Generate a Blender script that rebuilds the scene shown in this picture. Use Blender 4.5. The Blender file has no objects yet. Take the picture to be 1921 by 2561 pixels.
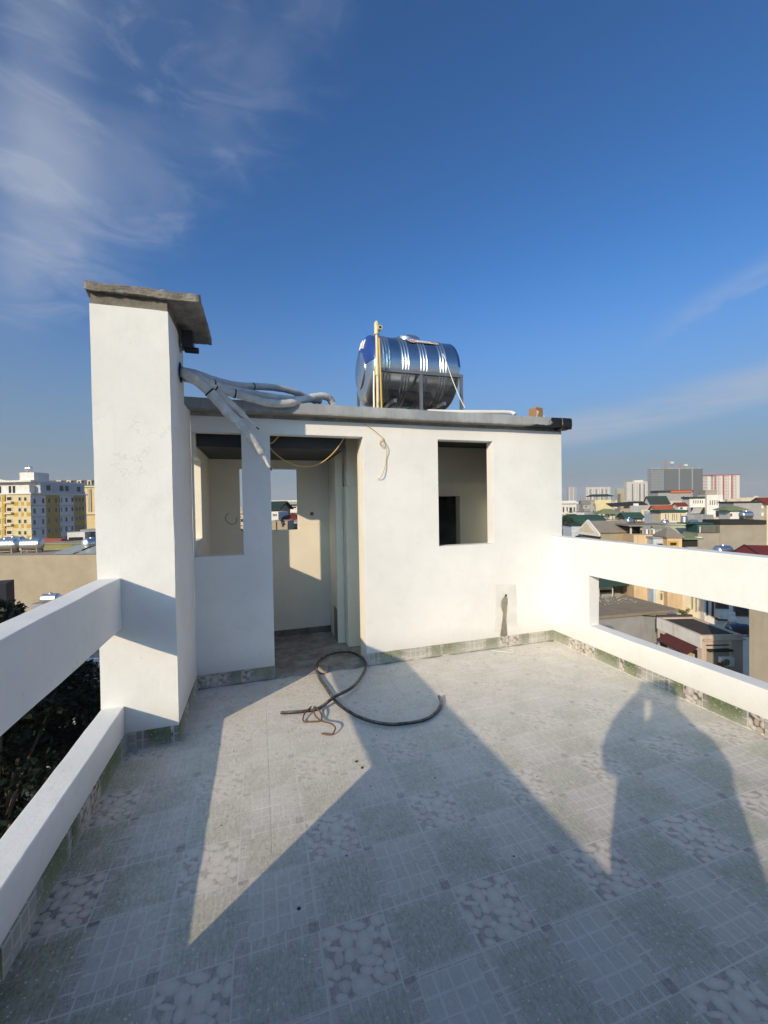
import bpy, bmesh, math, random
from mathutils import Vector, Matrix, noise as mnoise
random.seed(7)
sc = bpy.context.scene
C = sc.collection

# ------------------------------------------------------------------ camera
YAW, PITCH, ROLL, FPX = 0.2998, -0.0185, -0.0166, 1015.42
H = 1.6
_f = Vector((math.sin(YAW), math.cos(YAW), 0)); _r = Vector((math.cos(YAW), -math.sin(YAW), 0)); _u = Vector((0, 0, 1))
Fv = _f * math.cos(PITCH) + _u * math.sin(PITCH)
_u2 = _u * math.cos(PITCH) - _f * math.sin(PITCH)
Rv = _r * math.cos(ROLL) + _u2 * math.sin(ROLL)
Uv = _u2 * math.cos(ROLL) - _r * math.sin(ROLL)
cam = bpy.data.cameras.new('camera'); co = bpy.data.objects.new('camera', cam); C.objects.link(co)
cam.sensor_fit = 'HORIZONTAL'; cam.sensor_width = 36.0; cam.lens = FPX / 1921 * 36.0
cam.clip_start = 0.005; cam.clip_end = 12000
co.matrix_world = Matrix(((Rv.x, Uv.x, -Fv.x, 0), (Rv.y, Uv.y, -Fv.y, 0), (Rv.z, Uv.z, -Fv.z, H), (0, 0, 0, 1)))
sc.camera = co

# ------------------------------------------------------------------ sun, sky, exposure
SUN_AZ, SUN_EL = math.radians(49.8), math.radians(21.0)          # direction the light travels
LIGHT = Vector((math.sin(SUN_AZ) * math.cos(SUN_EL), math.cos(SUN_AZ) * math.cos(SUN_EL), -math.sin(SUN_EL)))
sun = bpy.data.lights.new('sun', 'SUN'); so = bpy.data.objects.new('sun', sun); C.objects.link(so)
sun.energy = 2.6; sun.angle = math.radians(0.53); sun.color = (1.0, 0.80, 0.56)
so.rotation_euler = LIGHT.to_track_quat('-Z', 'Y').to_euler(); so.location = (-20, -15, 20)

world = bpy.data.worlds.new('World'); sc.world = world; world.use_nodes = True
wt = world.node_tree; wt.nodes.clear()
def wn(t, **k):
    n = wt.nodes.new(t)
    for a, b in k.items(): setattr(n, a, b)
    return n
wo = wn('ShaderNodeOutputWorld'); bg = wn('ShaderNodeBackground'); sky = wn('ShaderNodeTexSky', sky_type='NISHITA')
sky.sun_disc = False; sky.sun_elevation = SUN_EL; sky.sun_rotation = SUN_AZ + math.pi
sky.altitude = 50; sky.air_density = 1.0; sky.dust_density = 2.0; sky.ozone_density = 2.2
bg.inputs['Strength'].default_value = 0.15
tc = wn('ShaderNodeTexCoord'); sep = wn('ShaderNodeSeparateXYZ')
wt.links.new(tc.outputs['Generated'], sep.inputs[0])
def wm(op, a, b=None, c=None, clamp=False):
    n = wn('ShaderNodeMath', operation=op); n.use_clamp = clamp
    for i, v in enumerate((a, b, c)):
        if v is None: continue
        if isinstance(v, (int, float)): n.inputs[i].default_value = v
        else: wt.links.new(v, n.inputs[i])
    return n.outputs[0]
def wmap(v, a0, a1, b0, b1):
    n = wn('ShaderNodeMapRange', interpolation_type='SMOOTHSTEP'); wt.links.new(v, n.inputs[0])
    for i, x in enumerate((a0, a1, b0, b1)): n.inputs[i + 1].default_value = x
    return n.outputs[0]
az = wm('ARCTAN2', sep.outputs[0], sep.outputs[1])                # 0 = facade normal, + to the right
hyp = wm('SQRT', wm('ADD', wm('MULTIPLY', sep.outputs[0], sep.outputs[0]), wm('MULTIPLY', sep.outputs[1], sep.outputs[1])))
el = wm('ARCTAN2', sep.outputs[2], hyp)
comb = wn('ShaderNodeCombineXYZ'); wt.links.new(az, comb.inputs[0]); wt.links.new(el, comb.inputs[1])
def wnoise(scale, rot, sx, sy, detail=8, dist=0.6, rough=0.6, loc=(0, 0, 0)):
    mp = wn('ShaderNodeMapping'); wt.links.new(comb.outputs[0], mp.inputs[0])
    mp.inputs['Location'].default_value = loc
    mp.inputs['Rotation'].default_value = (0, 0, rot); mp.inputs['Scale'].default_value = (sx, sy, 1)
    n = wn('ShaderNodeTexNoise'); n.inputs['Scale'].default_value = scale; n.inputs['Detail'].default_value = detail
    n.inputs['Distortion'].default_value = dist; n.inputs['Roughness'].default_value = rough
    wt.links.new(mp.outputs[0], n.inputs['Vector']); return n.outputs['Fac']
n1 = wnoise(1.9, math.radians(-38), 1.0, 2.6, loc=(0.35, 0.1, 0), dist=.7, detail=5, rough=.5)
n2 = wnoise(4.5, math.radians(-33), 1.0, 3.4, dist=.8, rough=.62)
n4 = wnoise(1.6, math.radians(70), 1.0, 2.6, dist=.6, loc=(1.3, .4, 0), detail=4, rough=.5)
edge = wmap(wm('ADD', az, wm('MULTIPLY', wm('SUBTRACT', n4, 0.5), 0.7)), -0.55, 0.50, 1.0, 0.0)     # a bank of cirrus to the left
low = wmap(wm('ADD', wm('SUBTRACT', el, wm('MULTIPLY', wm('ADD', az, .45), .80)), wm('MULTIPLY', wm('SUBTRACT', n2, 0.5), 0.30)), 0.225, 0.41, 0.0, 1.0)
body = wm('MULTIPLY', edge, low)
streak = wm('MULTIPLY', wmap(wm('ADD', az, wm('MULTIPLY', wm('SUBTRACT', n4, .5), .12)), -0.46, -0.40, 0, 1), wmap(wm('ADD', az, wm('MULTIPLY', wm('SUBTRACT', n4, .5), .12)), -0.38, -0.27, 1, 0))
fine = wm('ADD', wm('ADD', wmap(n1, 0.34, 0.72, 0.08, 0.44), wmap(n2, 0.45, 0.75, 0.0, 0.30)), wm('MULTIPLY', streak, .22))
c1 = wm('MULTIPLY', body, fine)
n3 = wnoise(5.0, math.radians(-14), 0.55, 4.5, loc=(0.2, 0.6, 0))
bandr = wm('MULTIPLY', wmap(wm('SUBTRACT', el, wm('MULTIPLY', wm('SUBTRACT', az, 0.7), 0.14)), 0.105, 0.145, 0, 1), wmap(wm('SUBTRACT', el, wm('MULTIPLY', wm('SUBTRACT', az, 0.7), 0.14)), 0.15, 0.21, 1, 0))
c2 = wm('MULTIPLY', wm('MULTIPLY', bandr, wmap(az, 0.45, 0.75, 0, 1)), wmap(n3, 0.32, 0.60, 0.2, 0.75))
bandh = wm('MULTIPLY', wmap(wm('SUBTRACT', el, wm('MULTIPLY', wm('SUBTRACT', az, 0.9), 0.35)), 0.285, 0.315, 0, 1), wmap(wm('SUBTRACT', el, wm('MULTIPLY', wm('SUBTRACT', az, 0.9), 0.35)), 0.325, 0.37, 1, 0))
c3 = wm('MULTIPLY', wm('MULTIPLY', bandh, wmap(az, 0.84, 0.98, 0, 1)), wmap(n2, 0.42, 0.64, 0, 0.26))
cl = wm('MINIMUM', wm('ADD', wm('ADD', c1, c2), c3), 0.72)
grade = wn('ShaderNodeMix', data_type='RGBA', blend_type='MULTIPLY'); grade.inputs['Factor'].default_value = 1.0
gam = wn('ShaderNodeGamma'); gam.inputs[1].default_value = 1.3; wt.links.new(sky.outputs[0], gam.inputs[0]); wt.links.new(gam.outputs[0], grade.inputs[6]); grade.inputs[7].default_value = (0.162, 0.340, 0.462, 1)
hz = wn('ShaderNodeMix', data_type='RGBA')                          # smog near the horizon, all round
wt.links.new(wmap(el, -0.04, 0.52, 0.97, 0.0), hz.inputs['Factor'])
wt.links.new(grade.outputs[2], hz.inputs[6]); hz.inputs[7].default_value = (0.80, 1.00, 1.26, 1)
mix = wn('ShaderNodeMix', data_type='RGBA'); wt.links.new(cl, mix.inputs['Factor'])
wt.links.new(hz.outputs[2], mix.inputs[6]); mix.inputs[7].default_value = (1.70, 1.92, 2.35, 1)
wt.links.new(mix.outputs[2], bg.inputs[0]); wt.links.new(bg.outputs[0], wo.inputs[0])

sc.view_settings.view_transform = 'Standard'; sc.view_settings.look = 'None'
sc.view_settings.gamma = 1; sc.view_settings.use_curve_mapping = False
sc.view_settings.exposure = 0.77
sc.render.engine = 'CYCLES'; cy = sc.cycles
cy.use_denoising = True; cy.max_bounces = 8; cy.diffuse_bounces = 4; cy.glossy_bounces = 4
cy.caustics_reflective = False; cy.caustics_refractive = False; cy.sample_clamp_indirect = 6

# ------------------------------------------------------------------ helpers: rays
def ray(px, py): return Fv + Rv * ((px - 960.5) / FPX) - Uv * ((py - 1280.5) / FPX)
O = Vector((0, 0, H))
def at(px, py, D): return O + ray(px, py) * D
def ony(px, py, Y): d = ray(px, py); return O + d * (Y / d.y)
def onx(px, py, X): d = ray(px, py); return O + d * (X / d.x)
def onz(px, py, Z=0.0): d = ray(px, py); return O + d * ((Z - H) / d.z)

# ------------------------------------------------------------------ helpers: materials
MATS = {}
def nodes_of(m): return m.node_tree.nodes, m.node_tree.links
class N:
    """thin wrapper to write shader graphs"""
    def __init__(s, name):
        s.m = bpy.data.materials.new(name); s.m.use_nodes = True; s.t = s.m.node_tree
        s.b = s.t.nodes['Principled BSDF']
    def new(s, t, **k):
        n = s.t.nodes.new(t)
        for a, b in k.items(): setattr(n, a, b)
        return n
    def set(s, sock, v):
        if hasattr(v, 'links') or hasattr(v, 'is_linked'): s.t.links.new(v, sock)
        else: sock.default_value = v
    def math(s, op, a, b=None, c=None, clamp=False):
        n = s.new('ShaderNodeMath', operation=op); n.use_clamp = clamp
        for i, v in enumerate((a, b, c)):
            if v is not None: s.set(n.inputs[i], v)
        return n.outputs[0]
    def mix(s, f, a, b, mode='MIX'):
        n = s.new('ShaderNodeMix', data_type='RGBA', blend_type=mode)
        s.set(n.inputs[0], f); s.set(n.inputs[6], a); s.set(n.inputs[7], b); return n.outputs[2]
    def rng(s, v, a0, a1, b0=0.0, b1=1.0, smooth=True):
        n = s.new('ShaderNodeMapRange', interpolation_type='SMOOTHSTEP' if smooth else 'LINEAR')
        s.set(n.inputs[0], v)
        for i, x in enumerate((a0, a1, b0, b1)): s.set(n.inputs[i + 1], x)
        return n.outputs[0]
    def coord(s, which='Object', scale=None, loc=None, rot=None):
        tcn = s.new('ShaderNodeTexCoord'); v = tcn.outputs[which]
        if scale or loc or rot:
            mp = s.new('ShaderNodeMapping'); s.t.links.new(v, mp.inputs[0])
            if scale: mp.inputs['Scale'].default_value = scale
            if loc: mp.inputs['Location'].default_value = loc
            if rot: mp.inputs['Rotation'].default_value = rot
            v = mp.outputs[0]
        return v
    def pos(s): return s.new('ShaderNodeNewGeometry').outputs['Position']
    def noise(s, v, scale, detail=5, rough=0.55, dist=0.0):
        n = s.new('ShaderNodeTexNoise'); s.t.links.new(v, n.inputs['Vector'])
        n.inputs['Scale'].default_value = scale; n.inputs['Detail'].default_value = detail
        n.inputs['Roughness'].default_value = rough; n.inputs['Distortion'].default_value = dist
        return n.outputs['Fac']
    def bump(s, h, strength=0.2, dist=0.01):
        n = s.new('ShaderNodeBump'); s.t.links.new(h, n.inputs['Height'])
        n.inputs['Strength'].default_value = strength; n.inputs['Distance'].default_value = dist
        s.t.links.new(n.outputs[0], s.b.inputs['Normal'])
    def out(s, col, rough=0.8, metal=0.0, spec=None):
        s.set(s.b.inputs['Base Color'], col); s.set(s.b.inputs['Roughness'], rough); s.b.inputs['Metallic'].default_value = metal
        if spec is not None: s.b.inputs['Specular IOR Level'].default_value = spec
        return s.m
def c4(c, k=1.0): return (c[0] * k, c[1] * k, c[2] * k, 1)
def mat(name, col, rough=0.8, metal=0.0, var=0.08, vs=3.0, bump=0.0, bs=40.0, streak=0.0, spec=None):
    if name in MATS: return MATS[name]
    s = N(name); v = s.coord('Object')
    f = s.noise(v, vs, 6, 0.6)
    col1 = s.mix(s.rng(f, 0.3, 0.7), c4(col, 1 - var), c4(col, 1 + var))
    if streak:
        sv = s.coord('Object', scale=(1.4, 1.4, 0.13))
        g = s.noise(sv, 2.2, 6, 0.65)
        col1 = s.mix(s.rng(g, 0.5, 0.78, 0, streak), col1, c4((col[0] * .42, col[1] * .40, col[2] * .37)))
    if bump: s.bump(s.noise(v, bs, 4), bump, 0.01)
    MATS[name] = s.out(col1, rough, metal, spec)
    return MATS[name]
def plaster(name, col, dirt=0.0, low=0.06):
    s = N(name); p = s.pos()
    big = s.noise(p, 1.3, 5, .6); med = s.noise(p, 7, 6, .65, .6); tro = s.noise(p, 26, 5, .7, 1.2)
    c = s.mix(s.rng(big, .3, .7), c4(col, .93), c4(col, 1.03))
    c = s.mix(s.rng(med, .50, .75, 0, .30), c, c4((col[0] * .84, col[1] * .835, col[2] * .82)))
    mp = s.new('ShaderNodeMapping'); s.t.links.new(p, mp.inputs[0]); mp.inputs['Scale'].default_value = (9, 9, .55)
    drip = s.noise(mp.outputs[0], 1.6, 6, .7, .4)
    c = s.mix(s.rng(drip, .55, .80, 0, .20), c, c4((col[0] * .70, col[1] * .685, col[2] * .66)))
    sp = s.noise(p, 70, 3, .5); scr = s.noise(p, 34, 2, .5, 2.5)
    c = s.mix(s.rng(sp, .69, .77, 0, .5), c, c4((col[0] * .58, col[1] * .56, col[2] * .53)))
    ln = s.math('ABSOLUTE', s.math('SUBTRACT', s.noise(p, 2.1, 7, .62, .3), .5))
    crack = s.math('MULTIPLY', s.rng(ln, .0012, .0035, 1, 0), s.rng(s.noise(p, 1.1, 3), .56, .66, 0, .35))
    c = s.mix(crack, c, c4((col[0] * .5, col[1] * .48, col[2] * .46)))
    if dirt:
        sx = s.new('ShaderNodeSeparateXYZ'); s.t.links.new(p, sx.inputs[0])
        near = s.rng(s.math('ADD', sx.outputs[2], s.math('MULTIPLY', s.math('SUBTRACT', med, .5), .25)), 0.10, 0.32, dirt, 0)
        c = s.mix(near, c, c4((.50, .48, .45)))
    h = s.math('ADD', s.math('ADD', s.math('MULTIPLY', tro, .6), s.math('MULTIPLY', s.noise(p, 5, 4), 2.2)), s.math('MULTIPLY', s.rng(scr, .60, .66, 0, .5), 1))
    s.bump(h, 0.17, 0.012)
    MATS[name] = s.out(c, .86, 0, .25); return MATS[name]

WHITE = plaster('white_paint', (.82, .815, .795), dirt=.35)
CREAM = plaster('cream_paint', (.85, .80, .68))
def concrete_mat(name, col, rough_k=1.0, stain=.5):
    s = N(name); p = s.pos()
    a = s.noise(p, 5, 8, .7); b = s.noise(p, 38, 6, .7); d = s.noise(p, 130, 3, .6)
    c = s.mix(s.rng(a, .3, .72), c4(col, .55), c4(col, 1.2))
    c = s.mix(s.rng(b, .56, .7, 0, stain), c, c4((col[0] * .45, col[1] * .43, col[2] * .40)))
    c = s.mix(s.rng(d, .62, .75, 0, .5), c, c4(col, 1.5))
    s.bump(s.math('ADD', b, s.math('MULTIPLY', d, .4)), .5 * rough_k, .02)
    MATS[name] = s.out(c, .93, 0, .2); return MATS[name]
CONC = concrete_mat('rough_concrete', (.25, .225, .19))
CONC_L = concrete_mat('light_concrete', (.36, .345, .32), .7, .35)
MORTAR = concrete_mat('mortar', (.30, .27, .215), .6, .3)

# ------------------------------------------------------------------ helpers: meshes
class MB:
    def __init__(s): s.v = []; s.f = []; s.uv = None; s.smooth = False
    def add(s, vs, fs):
        o = len(s.v); s.v += [tuple(x) for x in vs]; s.f += [tuple(i + o for i in f) for f in fs]; return s
    def box(s, x0, x1, y0, y1, z0, z1):
        return s.add([(x0, y0, z0), (x1, y0, z0), (x1, y1, z0), (x0, y1, z0), (x0, y0, z1), (x1, y0, z1), (x1, y1, z1), (x0, y1, z1)],
                     [(0, 3, 2, 1), (4, 5, 6, 7), (0, 1, 5, 4), (1, 2, 6, 5), (2, 3, 7, 6), (3, 0, 4, 7)])
    def bar(s, a, b, w, h=None):                                   # rectangular bar between two points
        a = Vector(a); b = Vector(b); h = h or w; d = (b - a).normalized()
        up = Vector((0, 0, 1)) if abs(d.z) < .95 else Vector((0, 1, 0))
        x = d.cross(up).normalized() * (w / 2); z = x.cross(d).normalized() * (h / 2)
        vs = [a - x - z, a + x - z, a + x + z, a - x + z, b - x - z, b + x - z, b + x + z, b - x + z]
        return s.add(vs, [(0, 1, 2, 3), (7, 6, 5, 4), (0, 4, 5, 1), (1, 5, 6, 2), (2, 6, 7, 3), (3, 7, 4, 0)])
    def tube(s, pts, r, n=10, caps=True, radii=None):
        pts = [Vector(p) for p in pts]; ring0 = None; rings = []
        x = None
        for i, p in enumerate(pts):
            d = (pts[min(i + 1, len(pts) - 1)] - pts[max(i - 1, 0)]).normalized()
            if x is None:
                up = Vector((0, 0, 1)) if abs(d.z) < .9 else Vector((1, 0, 0)); x = d.cross(up).normalized()
            else: x = (x - d * x.dot(d)).normalized()
            y = d.cross(x); rr = radii[i] if radii else r
            rings.append([p + x * (math.cos(t) * rr) + y * (math.sin(t) * rr) for t in [2 * math.pi * k / n for k in range(n)]])
        vs = [v for rg in rings for v in rg]; fs = []
        for i in range(len(rings) - 1):
            for k in range(n):
                fs.append((i * n + k, i * n + (k + 1) % n, (i + 1) * n + (k + 1) % n, (i + 1) * n + k))
        if caps: fs.append(tuple(range(n - 1, -1, -1))); fs.append(tuple((len(rings) - 1) * n + k for k in range(n)))
        s.smooth = True
        return s.add(vs, fs)
    def lathe(s, prof, n=32, origin=(0, 0, 0), axis='z', a0=0, a1=2 * math.pi):   # prof: (r, h)
        full = abs(a1 - a0 - 2 * math.pi) < 1e-6; m = n if full else n + 1
        vs = []
        for r, h in prof:
            for k in range(m):
                t = a0 + (a1 - a0) * k / n; c_, s_ = r * math.cos(t), r * math.sin(t)
                p = {'z': (c_, s_, h), 'x': (h, c_, s_), 'y': (s_, h, c_)}[axis]
                vs.append((p[0] + origin[0], p[1] + origin[1], p[2] + origin[2]))
        fs = []
        for i in range(len(prof) - 1):
            for k in range(n):
                a, b = i * m + k, i * m + (k + 1) % m
                fs.append((a, b, b + m, a + m))
        s.smooth = True
        return s.add(vs, fs)
    def prism(s, poly, y0, y1):                                    # polygon in x,z extruded along y
        n = len(poly); vs = [(x, y0, z) for x, z in poly] + [(x, y1, z) for x, z in poly]
        fs = [tuple(range(n)), tuple(range(2 * n - 1, n - 1, -1))] + [(k, k + n, (k + 1) % n + n, (k + 1) % n) for k in range(n)]
        return s.add(vs, fs)
    def prismx(s, poly, x0, x1):                                   # polygon in y,z extruded along x
        n = len(poly); vs = [(x0, y, z) for y, z in poly] + [(x1, y, z) for y, z in poly]
        fs = [tuple(range(n - 1, -1, -1)), tuple(range(n, 2 * n))] + [((k + 1) % n, (k + 1) % n + n, k + n, k) for k in range(n)]
        return s.add(vs, fs)
    def grid(s, us, vs_, keep, y0, y1, axis='y'):                  # wall with openings: cells kept, no inner faces
        def P(u, d, v): return (u, d, v) if axis == 'y' else (d, u, v)
        nu, nv = len(us) - 1, len(vs_) - 1
        K = lambda i, j: 0 <= i < nu and 0 <= j < nv and keep(i, j)
        for i in range(nu):
            for j in range(nv):
                if not K(i, j): continue
                a, b, c, d = us[i], us[i + 1], vs_[j], vs_[j + 1]
                s.add([P(a, y0, c), P(b, y0, c), P(b, y0, d), P(a, y0, d)], [(0, 1, 2, 3)])
                s.add([P(a, y1, c), P(b, y1, c), P(b, y1, d), P(a, y1, d)], [(3, 2, 1, 0)])
                if not K(i - 1, j): s.add([P(a, y0, c), P(a, y1, c), P(a, y1, d), P(a, y0, d)], [(3, 2, 1, 0)])
                if not K(i + 1, j): s.add([P(b, y0, c), P(b, y1, c), P(b, y1, d), P(b, y0, d)], [(0, 1, 2, 3)])
                if not K(i, j - 1): s.add([P(a, y0, c), P(b, y0, c), P(b, y1, c), P(a, y1, c)], [(3, 2, 1, 0)])
                if not K(i, j + 1): s.add([P(a, y0, d), P(b, y0, d), P(b, y1, d), P(a, y1, d)], [(0, 1, 2, 3)])
        return s
    def mesh(s, name, weld=False):
        m = bpy.data.meshes.new(name); m.from_pydata(s.v, [], s.f); m.update()
        if weld or s.smooth:
            b = bmesh.new(); b.from_mesh(m)
            if weld: bmesh.ops.remove_doubles(b, verts=b.verts, dist=1e-5)
            bmesh.ops.recalc_face_normals(b, faces=b.faces); b.to_mesh(m); b.free()
        if s.smooth:
            for p in m.polygons: p.use_smooth = True
            try: m.set_sharp_from_angle(angle=math.radians(40))
            except Exception: pass
        return m
    def build(s, name, material, parent=None, bevel=0, weld=False, **kw):
        o = bpy.data.objects.new(name, s.mesh(name, weld)); C.objects.link(o)
        if material: o.data.materials.append(material)
        if parent: o.parent = parent
        if bevel:
            md = o.modifiers.new('bevel', 'BEVEL'); md.width = bevel; md.segments = 2; md.limit_method = 'ANGLE'; md.angle_limit = math.radians(40)
        return o
def tag(o, label=None, cat=None, group=None, kind=None):
    if label: o['label'] = label
    if cat: o['category'] = cat
    if group: o['group'] = group
    if kind: o['kind'] = kind
    return o
def empty(name, loc=(0, 0, 0), rz=0, label=None, cat=None, group=None):
    o = bpy.data.objects.new(name, None); C.objects.link(o); o.location = loc; o.rotation_euler = (0, 0, rz); o.empty_display_size = .2
    return tag(o, label, cat, group)
def smooth_path(pts, k=6):
    pts = [Vector(p) for p in pts]; out = []
    for i in range(len(pts) - 1):
        p0, p1, p2, p3 = pts[max(i - 1, 0)], pts[i], pts[i + 1], pts[min(i + 2, len(pts) - 1)]
        for j in range(k):
            t = j / k
            out.append(.5 * ((2 * p1) + (p2 - p0) * t + (2 * p0 - 5 * p1 + 4 * p2 - p3) * t * t + (3 * p1 - p0 - 3 * p2 + p3) * t ** 3))
    out.append(pts[-1]); return out
def jitter(o, amp, scale, cuts=0, seed=0, axes=(1, 1, 1)):
    b = bmesh.new(); b.from_mesh(o.data)
    if cuts: bmesh.ops.subdivide_edges(b, edges=b.edges[:], cuts=cuts, use_grid_fill=True)
    for v in b.verts:
        n = mnoise.noise_vector(v.co * scale + Vector((seed, seed * 2, 0))); n2 = mnoise.noise_vector(v.co * scale * 3.1 + Vector((0, seed, 5)))
        v.co += Vector(((n.x + .5 * n2.x) * axes[0], (n.y + .5 * n2.y) * axes[1], (n.z + .5 * n2.z) * axes[2])) * amp
    b.to_mesh(o.data); b.free(); return o

def waver(o, cuts=14, amp=.0022, axes=(1, 1, 1)):
    """hand-trowelled surface: long soft waves plus small knocks on the arrises"""
    b = bmesh.new(); b.from_mesh(o.data)
    for _ in range(cuts):
        es = [e for e in b.edges if e.calc_length() > .16]
        if not es: break
        bmesh.ops.subdivide_edges(b, edges=es, cuts=1, use_grid_fill=True)
        if len(b.verts) > 30000: break
    b.normal_update()
    for v in b.verts:
        n = mnoise.noise_vector(v.co * 2.3) + .6 * mnoise.noise_vector(v.co * 9)
        sharp = any(e.is_manifold and e.calc_face_angle(0) > .6 for e in v.link_edges)
        k = amp * (1.7 if sharp else 1.0)
        d = Vector((n.x * axes[0], n.y * axes[1], n.z * axes[2])) * k
        v.co += d
    b.to_mesh(o.data); b.free()
    return o
# ------------------------------------------------------------------ the terrace
YF, YC = 3.886, 3.047
XCL, XCR, XL = -1.005, -0.551, -0.872
XR, XE = 3.224, 3.361
SK = 0.118
Y0 = -2.6
PX_, PY_ = 0.5475, 0.5515
JX, JY = 0.574, 1.675                                              # one joint crossing

# printed tile: pebble square, grass, light mosaic, dusted over
def tile_mat():
    s = N('printed_tile')
    uv = s.new('ShaderNodeUVMap').outputs[0]
    p = s.pos()
    # fold into one cell
    fr = s.new('ShaderNodeVectorMath', operation='FRACTION'); s.t.links.new(uv, fr.inputs[0]); ab = fr.outputs[0]
    wob = s.new('ShaderNodeTexNoise'); s.t.links.new(ab, wob.inputs['Vector']); wob.inputs['Scale'].default_value = 22; wob.inputs['Detail'].default_value = 2
    sub = s.new('ShaderNodeVectorMath', operation='SUBTRACT'); s.t.links.new(wob.outputs['Color'], sub.inputs[0]); sub.inputs[1].default_value = (.5, .5, .5)
    mad = s.new('ShaderNodeVectorMath', operation='MULTIPLY_ADD'); s.t.links.new(sub.outputs[0], mad.inputs[0]); mad.inputs[1].default_value = (.016, .016, 0); s.t.links.new(ab, mad.inputs[2])
    abw = mad.outputs[0]
    sx = s.new('ShaderNodeSeparateXYZ'); s.t.links.new(ab, sx.inputs[0]); a, b = sx.outputs[0], sx.outputs[1]
    E = [(0.073, 0.399, 0.062, 0.039, 2.72), (0.234, 0.401, 0.066, 0.029, 2.8), (0.391, 0.393, 0.047, 0.037, 2.76), (0.161, 0.332, 0.053, 0.04, 1.51), (0.272, 0.279, 0.069, 0.052, 1.4), (0.353, 0.301, 0.027, 0.023, 2.66), (0.418, 0.288, 0.046, 0.034, 1.26), (0.342, 0.209, 0.035, 0.033, 2.44), (0.402, 0.158, 0.035, 0.032, 1.18), (0.163, 0.236, 0.044, 0.031, 1.48), (0.27, 0.167, 0.066, 0.029, 2.8), (0.395, 0.091, 0.039, 0.03, 2.88), (0.091, 0.236, 0.04, 0.025, 1.48), (0.248, 0.116, 0.039, 0.024, 2.82), (0.312, 0.083, 0.034, 0.032, 2.59), (0.201, 0.053, 0.06, 0.05, 2.73), (0.353, 0.034, 0.044, 0.026, 2.81), (0.097, 0.074, 0.035, 0.027, 2.62), (0.068, 0.02, 0.035, 0.023, 2.72), (0.08, 0.294, 0.053, 0.016, 2.81), (0.278, 0.015, 0.029, 0.017, 2.79), (0.011, 0.114, 0.024, 0.017, 2.67), (0.216, 0.232, 0.033, 0.025, 1.38), (0.02, 0.20, 0.03, 0.05, 0.1), (0.03, 0.345, 0.03, 0.022, 0.3), (0.335, 0.345, 0.03, 0.02, 0.6), (0.122, 0.152, 0.034, 0.03, 0.4), (0.06, 0.15, 0.026, 0.03, 1.2), (0.335, 0.135, 0.024, 0.018, 0.2), (0.155, 0.115, 0.026, 0.02, 2.4), (0.215, 0.335, 0.02, 0.026, 0.3)]
    best = None; tint = None
    for i, (ex, ey, ra, rb, an) in enumerate(E):
        mp = s.new('ShaderNodeMapping', vector_type='TEXTURE'); s.t.links.new(abw, mp.inputs[0])
        mp.inputs['Location'].default_value = (ex, ey, 0); mp.inputs['Rotation'].default_value = (0, 0, an); mp.inputs['Scale'].default_value = (ra, rb, 1)
        ln = s.new('ShaderNodeVectorMath', operation='LENGTH'); s.t.links.new(mp.outputs[0], ln.inputs[0]); d = ln.outputs['Value']
        best = d if best is None else s.math('MINIMUM', best, d)
        if i in (8, 12, 16, 17, 22, 26): tint = d if tint is None else s.math('MINIMUM', tint, d)
    stone = s.rng(best, 1.0, 1.22, 1, 0)
    f1 = s.noise(ab, 55, 4, .6); f2 = s.noise(ab, 150, 3, .6)
    st_c = s.mix(s.rng(best, .2, 1.0), c4((.56, .52, .47)), c4((.40, .36, .32)))
    st_c = s.mix(s.rng(tint, .9, 1.1, .6, 0), st_c, c4((.30, .20, .14)))
    st_c = s.mix(s.rng(f1, .4, .7, 0, .35), st_c, c4((.34, .31, .28)))
    gap = s.mix(f1, c4((.035, .032, .03)), c4((.13, .115, .10)))
    pebble = s.mix(stone, gap, st_c)
    # grass
    g1 = s.noise(ab, 75, 4, .7); g0 = s.noise(ab, 7, 3, .6)
    g1b = s.new('ShaderNodeMapping'); s.t.links.new(ab, g1b.inputs[0]); g1b.inputs['Scale'].default_value = (1, .3, 1); g1b.inputs['Rotation'].default_value = (0, 0, .35)
    g1 = s.math('ADD', s.math('MULTIPLY', g1, .45), s.math('MULTIPLY', s.noise(g1b.outputs[0], 120, 4, .7), .55))
    grass = s.mix(s.rng(g1, .36, .64), c4((.018, .032, .012)), c4((.17, .225, .085)))
    grass = s.mix(s.rng(g0, .35, .75, 0, .55), grass, c4((.12, .15, .10)))
    vo = s.new('ShaderNodeTexVoronoi'); s.t.links.new(ab, vo.inputs['Vector']); vo.inputs['Scale'].default_value = 24
    grass = s.mix(s.rng(vo.outputs['Distance'], .10, .20, .9, 0), grass, c4((.66, .66, .58)))
    # mosaic of small squares
    def pulse(x, step, off, w):
        q = s.math('FRACT', s.math('DIVIDE', s.math('SUBTRACT', x, off), step))
        q = s.math('ABSOLUTE', s.math('SUBTRACT', q, .5))
        return s.rng(q, .5 - w / step, .5 - .35 * w / step, 0, 1)
    ST = .4 / 4
    la = pulse(a, ST, .525, .012); lb = pulse(b, .115, .515, .012)
    line = s.math('MAXIMUM', la, lb)
    mos = s.mix(s.rng(f2, .35, .65), c4((.25, .245, .23)), c4((.36, .35, .33)))
    mos_l = s.mix(s.rng(s.noise(ab, 5, 2), .30, .42), c4((.16, .15, .14)), c4((.48, .47, .44)))
    mosaic = s.mix(line, mos, mos_l)
    # dark mosaic border round the squares
    bord = s.mix(s.rng(f2, .4, .62), c4((.07, .07, .065)), c4((.34, .33, .30)))
    bl = s.math('MAXIMUM', pulse(a, .11, .0, .008), pulse(b, .11, .0, .008))
    bord = s.mix(s.math('MULTIPLY', bl, .8), bord, c4((.55, .53, .49)))
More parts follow.
